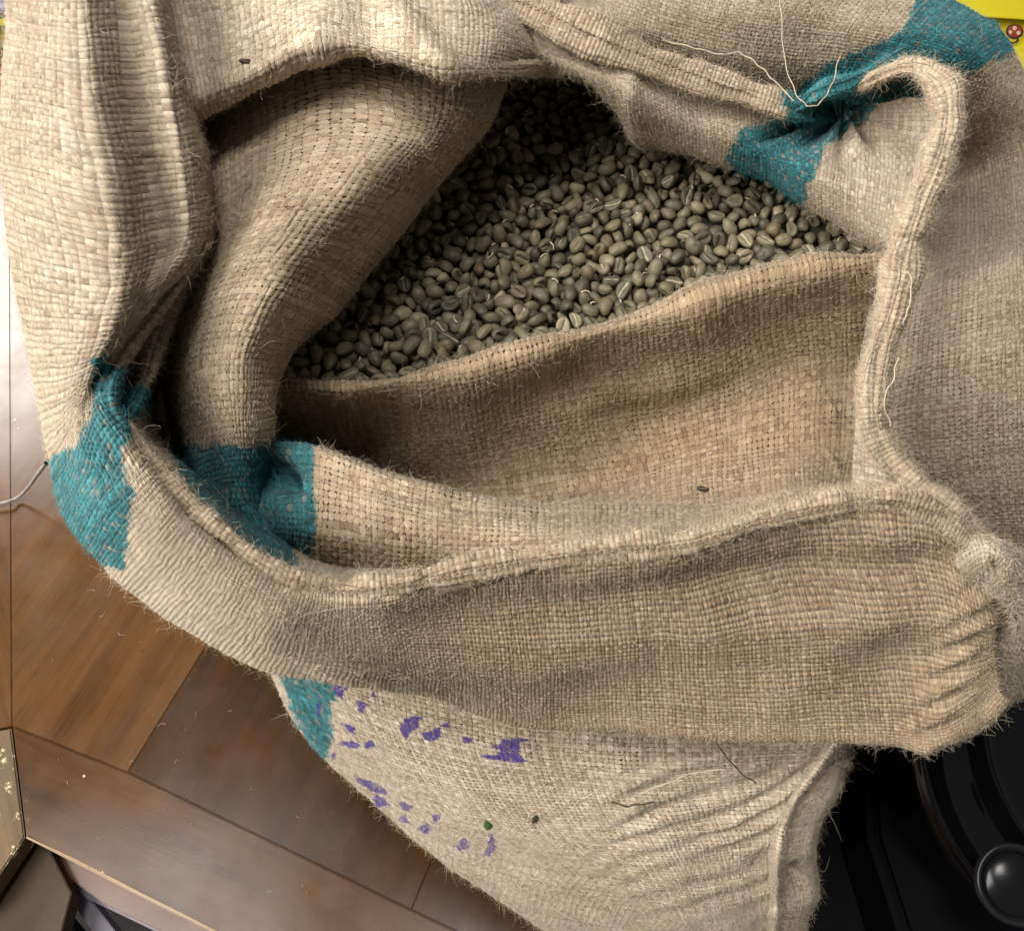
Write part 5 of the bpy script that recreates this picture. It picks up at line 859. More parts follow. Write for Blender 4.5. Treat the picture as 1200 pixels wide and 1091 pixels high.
(4,-666,3975,87,25,-3,-10,95),(1,-589,3964,78,0,48,-26,-83),(3,-395,3869,112,40,-82,7,-38),(3,-227,4000,64,50,72,27,-37),(2,793,3870,41,63,-40,27,-59),(5,939,3898,54,9,81,50,28),
(1,1119,3828,28,45,29,64,53),(0,1176,3868,44,65,-3,-1,-74),(0,1369,3888,88,40,40,-18,-79),(2,1448,3885,78,21,25,16,92),(2,1612,3859,53,4,-10,-91,38),(5,1676,3794,39,48,21,61,58),
(2,1902,3886,49,24,-89,33,-15),(3,-1231,4050,8,54,-78,-27,13),(2,-1167,3999,5,69,13,9,-70),(5,-644,4055,39,20,-88,-26,32),(4,-507,4027,56,53,-14,8,82),(5,-246,4054,47,38,-86,23,20),
(0,-197,4051,96,0,1,-83,-54),(2,775,4063,31,90,13,21,33),(1,825,3949,38,64,39,59,26),(4,987,4047,34,16,-71,6,-67),(3,1174,3968,66,19,8,-64,73),(1,1345,3934,35,2,-73,-20,-64),
(1,1447,3973,94,87,-39,14,-23),(0,1594,3988,65,11,-1,-7,98),(2,1720,3927,76,83,-2,51,-19),(1,1876,4163,74,68,50,-38,36),(1,-1314,4157,-40,56,49,-41,-51),(2,-998,4177,32,5,-30,-94,2),
(2,-889,4115,-6,30,60,48,56),(3,-706,4132,21,37,-24,-43,-77),(1,-664,4160,71,19,-54,72,-36),(1,674,4091,35,70,42,-30,-47),(1,824,4037,76,7,-45,37,80),(2,894,4128,71,34,91,-13,-15),
(2,1071,4052,67,93,2,0,-33),(2,1168,4036,67,50,9,-33,78),(4,1263,4039,78,26,-13,60,-73),(0,1387,4039,97,54,7,24,79),(2,1521,4038,71,15,-88,33,-26),(1,1729,4074,79,21,14,-93,-22),
(5,1886,4212,49,98,-8,5,-9),(5,-1262,4241,-39,23,-13,67,68),(1,-1185,4261,-25,51,67,-25,46),(5,-1043,4232,12,38,79,21,-40),(2,-944,4196,53,76,-36,24,-46),(5,-810,4219,33,73,-1,-41,53),
(0,-639,4232,29,52,-21,-43,-69),(2,-461,4231,32,70,-9,-58,38),(4,-358,4273,55,33,77,48,21),(1,-160,4287,55,31,-10,-82,-46),(4,754,4222,68,3,39,75,-52),(3,765,4281,79,36,20,0,90),
(1,964,4236,64,10,1,-53,83),(4,1035,4207,45,58,4,66,-45),(0,1237,4130,84,74,17,-1,64),(4,1340,4214,69,48,60,4,62),(5,1403,4234,67,86,-27,35,22),(1,1598,4294,71,76,52,36,-2),
(0,1698,4282,79,32,-61,33,63),(3,1910,4276,56,71,17,66,4),(1,-1245,4272,14,93,7,4,33),(4,-1095,4267,19,83,28,11,45),(2,-1040,4327,25,39,-85,30,-14),(4,-808,4375,0,96,7,-6,20),
(1,-701,4329,60,68,-4,55,-47),(4,-511,4424,53,79,43,14,40),(4,-412,4381,23,43,-2,-55,-70),(2,-235,4345,77,54,7,60,-57),(5,-144,4354,51,9,-79,54,-24),(2,618,4352,18,27,-20,-57,74),
(3,650,4380,73,1,-37,49,-78),(4,722,4397,82,7,-56,77,-25),(0,962,4340,81,77,-20,-17,57),(2,1026,4349,59,69,23,-66,-9),(2,1215,4349,50,84,3,-2,-53),(0,1288,4376,65,8,-14,80,-57),
(3,1475,4382,60,11,-71,-68,8),(3,1703,4397,53,33,-52,12,77),(3,1853,4391,37,62,67,-2,-38),(1,-1170,4344,-18,76,-36,-10,52),(0,-1143,4393,42,81,-49,-19,24),(2,-1007,4384,35,85,-51,8,1),
(0,-928,4387,59,43,-11,-12,88),(1,-773,4439,30,4,-80,19,56),(0,-611,4486,53,30,-87,-34,-7),(4,-431,4501,10,20,-24,-12,-93),(4,-288,4444,50,63,57,21,46),(2,-210,4453,53,25,-42,-73,45),
(1,-117,4415,20,5,69,-13,-69),(3,711,4487,92,58,-24,-26,-72),(0,716,4453,31,1,-49,-56,-65),(0,869,4443,43,70,-22,-52,42),(0,1002,4463,60,19,87,-32,-29),(0,1035,4510,105,14,-97,6,11),
(3,1229,4532,70,33,-55,-36,66),(5,1415,4462,56,60,16,-77,-7),(4,1476,4519,37,35,-5,-1,-93),(3,1525,4536,82,43,12,-24,-85),(1,1623,4497,42,35,-31,-54,69),(5,1801,4486,64,7,-73,56,-35),
(1,-1242,4614,26,1,-4,97,19),(4,-1160,4529,50,92,28,-5,-22),(4,-914,4547,31,36,-85,36,-1),(1,-706,4649,56,52,54,11,63),(0,-664,4530,74,91,14,11,35),(3,-311,4627,63,75,-21,-13,60),
(5,-181,4512,46,41,22,85,19),(0,-118,4531,73,33,7,-80,-48),(0,174,4568,100,74,0,-13,-65),(4,239,4525,70,53,40,35,64),(1,352,4553,52,69,56,5,-44),(4,449,4561,78,66,21,-2,70),
(0,575,4519,43,10,-64,-15,73),(1,726,4578,68,49,31,8,80),(5,782,4609,84,28,-80,-12,50),(4,999,4588,71,83,6,-37,-40),(4,1045,4647,68,6,69,-70,-6),(1,1155,4548,69,8,23,95,11),
(2,1365,4612,57,13,95,-24,-7),(4,1448,4603,44,39,-4,18,-89),(0,1677,4648,36,90,-36,-20,8),(4,1740,4620,73,30,-12,86,-38),(1,1921,4609,68,59,-36,-62,34),(1,-1239,4533,20,28,22,92,-13),
(2,-1007,4656,53,26,15,75,-57),(2,-924,4645,40,93,13,-1,-31),(4,-604,4737,45,31,-3,8,-94),(1,-439,4659,30,38,-92,-1,4),(5,-397,4750,41,63,-13,-60,-45),(3,-161,4711,81,87,13,-11,44),
(0,-17,4728,49,74,0,-7,65),(0,153,4650,107,99,-1,-4,5),(4,437,4672,51,64,-23,0,-72),(2,503,4744,51,81,27,-19,-47),(1,587,4768,38,99,-2,2,-7),(5,780,4739,40,89,4,-6,-44),
]
# ------------------------------------------------------------------ stray fibres
def hair_object(name, pts_list, rad, mat, parent, kind='stuff'):
    """pts_list: (n, m, 3) control points"""
    n, m = pts_list.shape[:2]
    hc = bpy.data.hair_curves.new(name)
    hc.add_curves([m] * n)
    hc.attributes['position'].data.foreach_set('vector', pts_list.reshape(-1).astype(np.float32))
    ra = hc.attributes.get('radius') or hc.attributes.new('radius', 'FLOAT', 'POINT')
    taper = np.linspace(1, .35, m)[None] * (rad if np.ndim(rad) == 0 else np.asarray(rad)[:, None])
    ra.data.foreach_set('value', (np.ones((n, m)) * taper).reshape(-1).astype(np.float32))
    hc.materials.append(mat)
    o = bpy.data.objects.new(name, hc); COL.objects.link(o)
    if parent:
        o.parent = parent; o.matrix_parent_inverse = Matrix.Translation(-parent.location)
    if kind: o['kind'] = kind
    return o
def fuzz_points(P, N, count, lmin, lmax, lift, curl, m=6):
    k = RNG.integers(0, len(P), count)
    p, n = P[k], N[k]
    t = RNG.normal(size=(count, 3)); t -= n * (t * n).sum(1, keepdims=True); t /= np.linalg.norm(t, axis=1, keepdims=True)
    b = np.cross(n, t)
    L = lmin * .6 + (lmax * 1.05 - lmin * .6) * RNG.uniform(0, 1, (count, 1)) ** 2.2
    li = RNG.uniform(.1, 1, (count, 1)) * lift
    dirn = t + n * li; dirn /= np.linalg.norm(dirn, axis=1, keepdims=True)
    kap = RNG.normal(size=(count, 1)) * curl; kap2 = RNG.normal(size=(count, 1)) * curl * .8
    out = []
    for s in np.linspace(0, 1, m):
        q = p - n * .0003 + dirn * (L * s) + b * (kap * L * s * s) + n * ((kap2 - .25) * L * s * s * (.5 + li))
        q = q + .18 * L * s * np.sin(s * 7 + kap * 6) * b
        out.append(q)
    return np.stack(out, 1)
A, T = [], []
for (P, N, D, f, nth) in FUZZ:
    c = int(min(nth, 18000) * 3.0 * f)
    if c < 20: continue
    dy = D > .5
    if dy.mean() < .98:
        A.append(fuzz_points(P[~dy], N[~dy], int(c * (1 - dy.mean())), .0018, .0062, .75, .5))
    if dy.sum() > 50:
        T.append(fuzz_points(P[dy], N[dy], int(c * dy.mean()) + 5, .0015, .005, .7, .5))
LONG = [fuzz_points(P, N, int(nth * .005 * f) + 1, .006, .015, .55, .8, m=6) for (P, N, D, f, nth) in FUZZ]
A = np.concatenate(A); T = np.concatenate(T); LONG = np.concatenate(LONG)
hair_object('jute_fuzz', A, RNG.uniform(.000028, .00006, len(A)), FIB, SACK)
hair_object('teal_fuzz', T, RNG.uniform(.000028, .00005, len(T)), FIB_TEAL, SACK)
hair_object('loose_fibres', LONG, RNG.uniform(.00004, .00007, len(LONG)), FIB, SACK)
print('fuzz', len(A), len(T), len(LONG))
def strand(name, pts, rad, mat, label=None, cat=None, parent=None):
    P = np.array(pts, float); t = np.linspace(0, len(P) - 1, (len(P) - 1) * 8 + 1)
    Q = cr(P, t); W = at(Q[:, 0], Q[:, 1], Q[:, 2] / 100)
    q_ = np.arange(len(W))[:, None]
    W = W + .00028 * np.concatenate([np.sin(q_ * .9 + 1), np.sin(q_ * .63), np.cos(q_ * 1.1)], 1) * (rad < .001)
    T_ = np.gradient(W, axis=0); T_ /= np.linalg.norm(T_, axis=1, keepdims=True)
    up = np.array([.3, .5, .8]); B = np.cross(T_, up); B /= np.linalg.norm(B, axis=1, keepdims=True); C_ = np.cross(T_, B)
    n = 8; a = np.linspace(0, 2 * math.pi, n + 1)
    tw = np.arange(len(W))[:, None] * .9
    rr = rad * (1 + .18 * np.sin(2 * (a[None] + tw)))
    G = W[:, None] + B[:, None] * (rr * np.cos(a[None]))[..., None] + C_[:, None] * (rr * np.sin(a[None]))[..., None]
    o = link(name, grid_mesh(name, G), mat, parent)
    if label: tag(o, label, cat)
    return o
strand('twine', [(776, 48, 37.6), (812, 56, 37.3), (842, 64, 37.2), (868, 63, 37.2), (890, 78, 37.0), (908, 96, 36.9), (930, 118, 36.6)], .0003, FIB_WHITE, 'pale loose twine lying along the seam at the back of the sack', 'twine')
strand('twine', [(914, -20, 37.4), (916, 30, 37.3), (920, 72, 37.1), (932, 108, 36.6), (948, 125, 36.2), (964, 118, 36.2), (976, 96, 36.4), (984, 66, 37.0)], .00022, FIB_WHITE, 'thin pale twine hanging down to a V at the teal knot', 'twine')
strand('seam_thread', [(1062, 312, 32.4), (1068, 330, 32.2), (1066, 356, 32.0), (1058, 380, 31.9)], .00025, FIB_WHITE, parent=SACK)
strand('seam_thread', [(1052, 420, 31.7), (1046, 446, 31.5), (1036, 470, 31.5), (1044, 500, 31.6)], .00025, FIB_WHITE, parent=SACK)
# stitch line of the front hem
for a, b in zip(range(0, 300), range(1, 301)):
    pass
def seam_line(path, name, step=9, rad=.00042, dz=.25):
    P = np.array(path, float)[:, :3]; t = np.linspace(0, len(P) - 1, 400); Q = cr(P, t)
    s = np.concatenate([[0], np.cumsum(np.linalg.norm(np.diff(Q[:, :2], axis=0), axis=1))])
    k = 0; V = []
    while k * step < s[-1] - step:
        s0, s1 = k * step, k * step + step * .72
        q = [np.array([np.interp(v, s, Q[:, c]) for c in range(3)]) for v in (s0, (s0 + s1) / 2, s1)]
        q[0][2] += .15; q[2][2] += .15; q[1][2] -= .05
        V.append(at(*[np.array([p[c] for p in q]) for c in (0, 1)], np.array([p[2] - dz for p in q]) / 100))
        k += 1
    hair_object(name, np.array(V), rad, FIB_DK, SACK)
FIB_DK = fibre_mat('seam_twine', (.20, .14, .085))
seam_line([(p[0], p[1] + 2, p[2]) for p in FH[4:16]], 'hem_stitching')
seam_line([(p[0] + 6, p[1], p[2]) for p in RH[6:15]], 'hem_stitching')
seam_line([(p[0], p[1] - 3, p[2]) for p in BH[1:8]], 'hem_stitching')

# ------------------------------------------------------------------ coffee beans
def bean_mat():
    s = NT('green_bean')
    tc = s.n('ShaderNodeTexCoord'); oi = s.n('ShaderNodeObjectInfo')
    at_ = s.n('ShaderNodeAttribute'); at_.attribute_name = 'rnd'
    rnd = s.math('FRACT', s.math('ADD', oi.outputs['Random'], at_.outputs['Fac']))
    geo = s.n('ShaderNodeNewGeometry')
    c = s.ramp(rnd, [(0.0, (.070, .063, .041)), (.25, (.110, .098, .064)), (.5, (.145, .128, .080)), (.76, (.195, .168, .102)), (.90, (.14, .108, .064)), (.97, (.34, .29, .19))])
    n1 = s.noise(tc.outputs['Object'], 260, 4, .6); n2 = s.noise(geo.outputs['Position'], 900, 3, .6)
    c = s.mix(s.rng(n1, .35, .7, 0, .45), c, s.mix(1.0, c, (.62, .58, .50, 1), blend='MULTIPLY'))
    c = s.mix(s.rng(n2, .62, .75, 0, .5), c, (.34, .31, .22, 1))
    cr_ = s.attr('crease')
    skin = s.rng(s.math('ADD', cr_, s.math('MULTIPLY', s.math('SUBTRACT', n2, .5), .8)), .35, .7, 0, .8)
    c = s.mix(s.math('MULTIPLY', skin, s.math('GREATER_THAN', s.math('FRACT', s.math('MULTIPLY', rnd, 7.3)), .45)), c, (.42, .38, .27, 1))
    s.l(c, s.b.inputs['Base Color'])
    s.l(s.rng(n1, .3, .7, .38, .62), s.b.inputs['Roughness'])
    s.b.inputs['Specular IOR Level'].default_value = .42
    s.l(s.bump(s.noise(geo.outputs['Position'], 700, 3, .6), .35, .0006), s.b.inputs['Normal'])
    return s.m
BEAN = bean_mat()
mm = .001
SHAPES = [(4.7, 3.4, 5.2, 0), (4.5, 3.3, 4.8, .15), (5.0, 3.2, 4.6, .45), (4.0, 3.2, 5.4, -.15), (4.8, 2.9, 4.2, -.65), (3.7, 2.7, 4.2, .3)]
def bean_mesh(k, nu=22, nv=13):
    l, w, h, bend = SHAPES[k]; l *= mm * .97; w *= mm * .97; h *= mm * .97
    V, CRE = [], []
    for j in range(nv + 1):
        th = math.pi * j / nv                      # 0 top .. pi bottom
        for i in range(nu):
            ph = 2 * math.pi * i / nu
            x = math.sin(th) * math.cos(ph); y = math.sin(th) * math.sin(ph); z = math.cos(th)
            r = (abs(x) ** 2.25 + abs(y) ** 2.25 + abs(z) ** 2.25) ** (-1 / 2.25)
            x, y, z = x * r, y * r, z * r
            zz = z * .6 if z > 0 else z * .36
            c = 0.0
            if z < 0:                              # flat side with its S-shaped furrow
                yc = y - .16 * math.sin(2.6 * x)
                g = math.exp(-(yc / .16) ** 2) * max(0., 1 - abs(x) ** 4)
                c = math.exp(-(yc / .2) ** 2) * max(0., 1 - abs(x) ** 6) * min(1, -z * 3)
                zz = -.34 * min(1, -z * 1.7) + .30 * g * min(1, -z * 2)
            yy = y + bend * .45 * x * x
            yy *= 1 - .14 * x
            lump = 1 + .035 * math.sin(3 * ph + 2.2 * th + k) + .025 * math.sin(5 * th + 2 * ph * (k % 3))
            x *= lump; yy *= lump; zz *= lump
            V.append((l * x, w * yy, h * zz)); CRE.append(c)
    F = []
    for j in range(nv):
        for i in range(nu):
            a, b = j * nu + i, j * nu + (i + 1) % nu
            F.append((a + nu, b + nu, b, a))
    me = bpy.data.meshes.new('coffee_bean'); me.from_pydata(V, [], F)
    a = me.attributes.new('crease', 'FLOAT', 'POINT'); a.data.foreach_set('value', CRE)
    bm = bmesh.new(); bm.from_mesh(me); bmesh.ops.remove_doubles(bm, verts=bm.verts, dist=1e-6)
    bmesh.ops.recalc_face_normals(bm, faces=bm.faces)
    for f in bm.faces: f.smooth = True
    bm.to_mesh(me); bm.free(); me.materials.append(BEAN)
    return me
BM = [bean_mesh(k) for k in range(6)]
BZ = .4985
BD = np.array(BEANS, float)
def bean_matrix(r):
    q = Vector((r[4], r[5], r[6], r[7])) / 99
    from mathutils import Quaternion
    return Matrix.Translation((r[1] / 1e4, r[2] / 1e4, r[3] / 1e4 + BZ)) @ Quaternion(q).normalized().to_matrix().to_4x4()
for i in range(min(300, len(BD))):
    r = BD[i]
    o = bpy.data.objects.new('coffee_bean', BM[int(r[0])]); COL.objects.link(o)
    o.matrix_world = bean_matrix(r) @ Matrix.Scale(random.uniform(.88, 1.14), 4)
    tag(o, 'grey green unroasted coffee bean lying on the heap inside the open sack', 'coffee bean', 'coffee beans heaped in the sack')
vs, fs, cre, rn, base = [], [], [], [], 0
lows = []
for k in range(6):
    m_ = bean_mesh(k, 14, 9)
    co = np.empty(len(m_.vertices) * 3); m_.vertices.foreach_get('co', co)
    cc = np.empty(len(m_.vertices)); m_.attributes['crease'].data.foreach_get('value', cc)
    lows.append((co.reshape(-1, 3), [tuple(p.vertices) for p in m_.polygons], cc))
for r in BD[300:]:
    co, f, cc = lows[int(r[0])]
    M = np.array(bean_matrix(r)); vs.append(co * random.uniform(.88, 1.14) @ M[:3, :3].T + M[:3, 3]); cre.append(cc); rn.append(np.full(len(co), random.random()))
    fs += [tuple(v + base for v in q) for q in f]; base += len(co)
me = bpy.data.meshes.new('bean_heap'); me.from_pydata(np.concatenate(vs).tolist(), [], fs)
a = me.attributes.new('crease', 'FLOAT', 'POINT'); a.data.foreach_set('value', np.concatenate(cre))
a = me.attributes.new('rnd', 'FLOAT', 'POINT'); a.data.foreach_set('value', np.concatenate(rn))
o = link('bean_heap', me, BEAN); tag(o, 'mass of smaller green coffee beans receding into the dark of the sack', 'coffee beans', kind='stuff')
# sheet below the top beans, their shade painted in as dark colour
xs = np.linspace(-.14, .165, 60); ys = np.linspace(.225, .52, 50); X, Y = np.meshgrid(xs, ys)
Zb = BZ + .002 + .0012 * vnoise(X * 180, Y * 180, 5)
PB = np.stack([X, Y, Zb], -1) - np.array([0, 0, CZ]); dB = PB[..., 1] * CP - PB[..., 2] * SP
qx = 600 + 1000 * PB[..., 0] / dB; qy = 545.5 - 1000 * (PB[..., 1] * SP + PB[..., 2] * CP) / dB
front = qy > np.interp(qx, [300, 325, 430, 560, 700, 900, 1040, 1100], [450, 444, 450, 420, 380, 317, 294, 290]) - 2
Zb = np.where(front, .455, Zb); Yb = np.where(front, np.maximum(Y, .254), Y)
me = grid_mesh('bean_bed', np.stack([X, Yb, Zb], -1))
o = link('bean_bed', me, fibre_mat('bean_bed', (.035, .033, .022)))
tag(o, 'sheet coloured dark for the shade beneath the visible beans in the sack', 'coffee beans', kind='stuff')

# flakes of silverskin and chips between the beans
CH = []
for k in range(70):
    r = BD[random.randrange(60, min(len(BD), 900))]
    p = np.array([r[1] / 1e4, r[2] / 1e4, r[3] / 1e4 + BZ + .0042]); a = random.uniform(0, 6.28); L = random.uniform(.0018, .0045)
    t = np.array([math.cos(a), math.sin(a), random.uniform(-.3, .3)]); q = np.array([-math.sin(a), math.cos(a), 0])
    CH.append([p - t * L / 2, p + q * L * .15 + [0, 0, .0004], p + t * L / 2])
hair_object('bean_chaff', np.array(CH), .00042, fibre_mat('silverskin', (.55, .47, .33)), None)
tag(bpy.data.objects['bean_chaff'], 'pale flakes of silverskin scattered over the coffee beans', 'chaff')
# ------------------------------------------------------------------ wooden platform
def wood(name, ang, base=((.028, .0110, .0029), (.098, .042, .0115)), worn_or_lit=.35, rough=(.16, .32)):
    s = NT(name)
    tc = s.n('ShaderNodeTexCoord'); mp = s.n('ShaderNodeMapping'); s.l(tc.outputs['Object'], mp.inputs[0])
    mp.inputs['Rotation'].default_value = (0, 0, -ang)
    mp2 = s.n('ShaderNodeMapping'); s.l(mp.outputs[0], mp2.inputs[0]); mp2.inputs['Scale'].default_value = (1.2, 16, 16)
    g1 = s.noise(mp2.outputs[0], 2.2, 5, .62); 
    mp3 = s.n('ShaderNodeMapping'); s.l(mp.outputs[0], mp3.inputs[0]); mp3.inputs['Scale'].default_value = (9, 260, 260)
    g2 = s.noise(mp3.outputs[0], 2.0, 3, .6)
    f = s.math('ADD', s.math('MULTIPLY', g1, .8), s.math('MULTIPLY', g2, .32))
    c = s.ramp(f, [(.34, base[0]), (.52, tuple((a + b) / 2 for a, b in zip(*base))), (.72, base[1])])
    blot = s.noise(tc.outputs['Object'], 9, 4, .6)
    c = s.mix(s.rng(blot, .4, .7, 0, worn_or_lit), c, (.125, .060, .020, 1))
    grime = s.noise(tc.outputs['Object'], 60, 5, .7)
    c = s.mix(s.rng(grime, .60, .72, 0, .55), c, (.03, .02, .014, 1))
    v = s.n('ShaderNodeTexVoronoi'); v.inputs['Scale'].default_value = 26; s.l(tc.outputs['Object'], v.inputs[0])
    c = s.mix(s.math('LESS_THAN', v.outputs['Distance'], .035), c, (.50, .42, .32, 1))
    s.l(c, s.b.inputs['Base Color'])
    rr = s.noise(tc.outputs['Object'], 14, 4, .65)
    s.l(s.rng(rr, .3, .7, rough[0], rough[1]), s.b.inputs['Roughness'])
    s.b.inputs['Specular IOR Level'].default_value = .26
    s.l(s.bump(s.math('ADD', g2, s.math('MULTIPLY', grime, .5)), .035, .001), s.b.inputs['Normal'])
    return s.m
def slab(name, poly, z, th, mat, parent=None, bevel=.0008, inset=.00035):
    P = [at_z(x, y, z) for x, y in poly]
    c = sum(P, Vector()) / len(P)
    bm = bmesh.new()
    top = [bm.verts.new(p + (c - p).normalized() * inset) for p in P]
    f = bm.faces.new(top)
    if f.normal.z < 0 or f.calc_area() == 0: pass
    bm.normal_update()
    if f.normal.z < 0: f.normal_flip()
    e = bmesh.ops.extrude_face_region(bm, geom=[f])
    for v in e['geom']:
        if isinstance(v, bmesh.types.BMVert): v.co.z -= th
    bmesh.ops.recalc_face_normals(bm, faces=bm.faces)
    if bevel:
        bmesh.ops.bevel(bm, geom=[q for q in bm.edges if abs(q.verts[0].co.z - z) < 1e-4 and abs(q.verts[1].co.z - z) < 1e-4], offset=bevel, segments=3, affect='EDGES')
    me = bpy.data.meshes.new(name); bm.to_mesh(me); bm.free()
    return link(name, me, mat, parent, smooth=False)
def ang_of(a, b, z=0):
    v = at_z(*b, z) - at_z(*a, z); return math.atan2(v.y, v.x)
PLAT = empty('wooden_floor', (0, 0, 0)); tag(PLAT, kind='structure')
aC = ang_of((150, 905), (255, 735)); aB = ang_of((15, 852), (480, 1072))
WA = wood('plank_wood_across', aC); WB = wood('plank_wood_border', aB, base=((.018, .0070, .0018), (.068, .029, .0080)), worn_or_lit=.3); WC = wood('plank_wood_left', aC + .9)
def ext(p, q, t): return (p[0] + (q[0] - p[0]) * t, p[1] + (q[1] - p[1]) * t)
C0, C1 = (150, 905), ext((150, 905), (1368, -1067), .46)
D0, D1 = (482, 1066), ext((482, 1066), (1368, -1067), .50)
B = lambda x: (x, 852 + .473 * (x - 15) - .0000 * x)
E0 = lambda x: (x, 980 + .5045 * (x - 30))
slab('plank', [(10, 30), C1, C0, (14, 851)], 0, .022, WA, PLAT)
WD = wood('plank_wood_dark', aC, base=((.010, .0040, .0011), (.040, .0165, .0048)), worn_or_lit=.25)
slab('plank', [C0, C1, D1, D0], 0, .022, WD, PLAT)
slab('plank', [D0, D1, (1500, 60), (1500, 1500), (820, 1226)], 0, .022, WD, PLAT)
slab('plank', [(14, 851), C0, D0, (820, 1226), (1500, 1548), (1200, 1570), (30, 980)], 0, .026, WB, PLAT, bevel=.0012)
slab('plank', [(-700, 60), (10, 30), (14, 851), (-420, 930)], 0, .022, WC, PLAT)
WW = wood('worn_board', aC + .9, base=((.045, .030, .014), (.13, .085, .040)), worn_or_lit=.4, rough=(.5, .7))
def paint_patches(m):
    s = NT.__new__(NT); s.m = m; s.t = m.node_tree; s.b = s.t.nodes['Principled BSDF']
    old = s.b.inputs['Base Color'].links[0].from_socket
    tc = s.n('ShaderNodeTexCoord')
    n = s.noise(tc.outputs['Object'], 42, 5, .7)
    s.l(s.mix(s.rng(n, .56, .60, 0, .9), old, (.55, .47, .27, 1)), s.b.inputs['Base Color'])
paint_patches(WW)
slab('plank', [(13, 853), (29, 981), (-30, 1068), (-420, 1200), (-420, 932)], 0, .022, WW, PLAT, bevel=.0012)
EDGE = wood('edge_wood', aB, base=((.10, .055, .022), (.42, .28, .14)), worn_or_lit=.5)  # worn edge and its bright highlight, painted as lighter wood
slab('worn_edge_highlight', [(31, 979.5), (90, 1007), (180, 1053), (262, 1094), (420, 1174), (420, 1179.5), (262, 1098), (180, 1057.5), (90, 1012), (31, 982)], .0012, .003, EDGE, PLAT, bevel=0, inset=0)
# what shows under the platform's corner
DK = wood('dark_board', aC, base=((.035, .026, .018), (.055, .038, .024)), worn_or_lit=.2, rough=(.55, .75))
RD = wood('red_board', aB, base=((.07, .030, .018), (.14, .065, .036)), worn_or_lit=.2)
slab('lower_board', [(-90, 1000), (40, 960), (84, 1046), (62, 1130), (-120, 1150)], -.035, .02, DK, PLAT)
slab('lower_rail', [(20, 950), (120, 1000), (420, 1150), (400, 1180), (205, 1100), (120, 1058), (52, 1008)], -.05, .03, RD, PLAT)
def plain(name, col, rough=.5, spec=.4, metal=0, noise=0):
    s = NT(name); s.b.inputs['Base Color'].default_value = (*col, 1); s.b.inputs['Roughness'].default_value = rough
    s.b.inputs['Specular IOR Level'].default_value = spec; s.b.inputs['Metallic'].default_value = metal
    if noise:
        tc = s.n('ShaderNodeTexCoord'); n = s.noise(tc.outputs['Object'], 40, 4, .65)
        s.l(s.mix(s.rng(n, .35, .7, 0, noise), (*col, 1), tuple(q * .45 for q in col) + (1,)), s.b.inputs['Base Color'])
        s.l(s.bump(n, .2, .001), s.b.inputs['Normal'])
    return s.m
PALE = plain('pale_paint', (.27, .25, .29), .6, noise=.6)
FR = empty('pale_frame', at_z(90, 1040, -.09)); tag(FR, 'pale grey painted crossbars of a frame below the floor corner', 'frame')
slab('crossbar', [(38, 985), (62, 985), (92, 1035), (150, 1110), (120, 1110), (78, 1048)], -.085, .02, PALE, FR)
slab('crossbar', [(70, 1020), (88, 1020), (200, 1082), (300, 1125), (285, 1130), (184, 1092), (88, 1046)], -.075, .02, PALE, FR)
slab('slat', [(60, 1066), (68, 1062), (100, 1100), (88, 1104)], -.12, .02, plain('black_slat', (.02, .018, .02), .5), FR)
GND = plain('dusty_ground', (.075, .068, .068), .8, noise=.6)
me = bpy.data.meshes.new('ground'); me.from_pydata([(-6, -6, -.4), (6, -6, -.4), (6, 6, -.4), (-6, 6, -.4)], [], [(0, 1, 2, 3)])
tag(link('ground', me, GND), kind='structure')
# a short grey string on the floor
strand('string', [(54, 543, 66), (44, 556, 77), (34, 570, 87), (22, 582, 91.2), (8, 588, 91), (-12, 592, 90.8)], .0016, plain('grey_string', (.30, .27, .25), .8), 'short grey string trailing across the floor left of the sack', 'string')

# ------------------------------------------------------------------ glossy black appliance
BLK = plain('black_plastic', (.004, .004, .005), .10, .5)
BLK2 = plain('black_plastic_matt', (.003, .003, .0035), .5, .08)
AP = empty('black_appliance', at_z(1120, 980, .12)); tag(AP, 'glossy black plastic appliance with round knob beside the sack', 'appliance')
def sheet(name, net, mat, parent, res=14, cm=True):
    N = np.array(net, float); N[..., 2] /= 100
    nr, nc = N.shape[:2]
    A_ = cr(N, np.linspace(0, nr - 1, (nr - 1) * res + 1)); Q = np.transpose(cr(np.transpose(A_, (1, 0, 2)), np.linspace(0, nc - 1, (nc - 1) * res + 1)), (1, 0, 2))
    return link(name, grid_mesh(name, at(Q[..., 0], Q[..., 1], Q[..., 2])), mat, parent)
curve = [(1052, 780), (1058, 830), (1064, 876), (1076, 932), (1098, 985), (1132, 1036), (1172, 1082), (1225, 1130)]
net = []
for k, (x, y) in enumerate(curve):
    t = k / 7; nx, ny = (1, -.05 - .75 * t); l = math.hypot(nx, ny); nx /= l; ny /= l
    d = 58 + .2 * k
    net.append([(x + 2 * nx, y + 2 * ny, d + 9), (x - 2 * nx, y - 2 * ny, d + 2), (x, y, d), (x + 7 * nx, y + 7 * ny, d - .8), (x + 18 * nx, y + 18 * ny, d - 1.3), (x + 30 * nx, y + 30 * ny, d + .9), (x + 62 * nx, y + 62 * ny, d + 1.6), (x + 84 * nx, y + 84 * ny, d + .6), (x + 92 * nx, y + 92 * ny, d + .2), (x + 104 * nx, y + 104 * ny, d + 1.0), (x + 200 * nx, y + 200 * ny, d + 2.5), (x + 300 * nx, y + 300 * ny, d + 5)])
sheet('shell', net, BLK, AP)
slab('base', [(930, 760), (1320, 760), (1320, 1250), (985, 1250), (930, 1000)], .03, .028, BLK2, AP, bevel=.004)
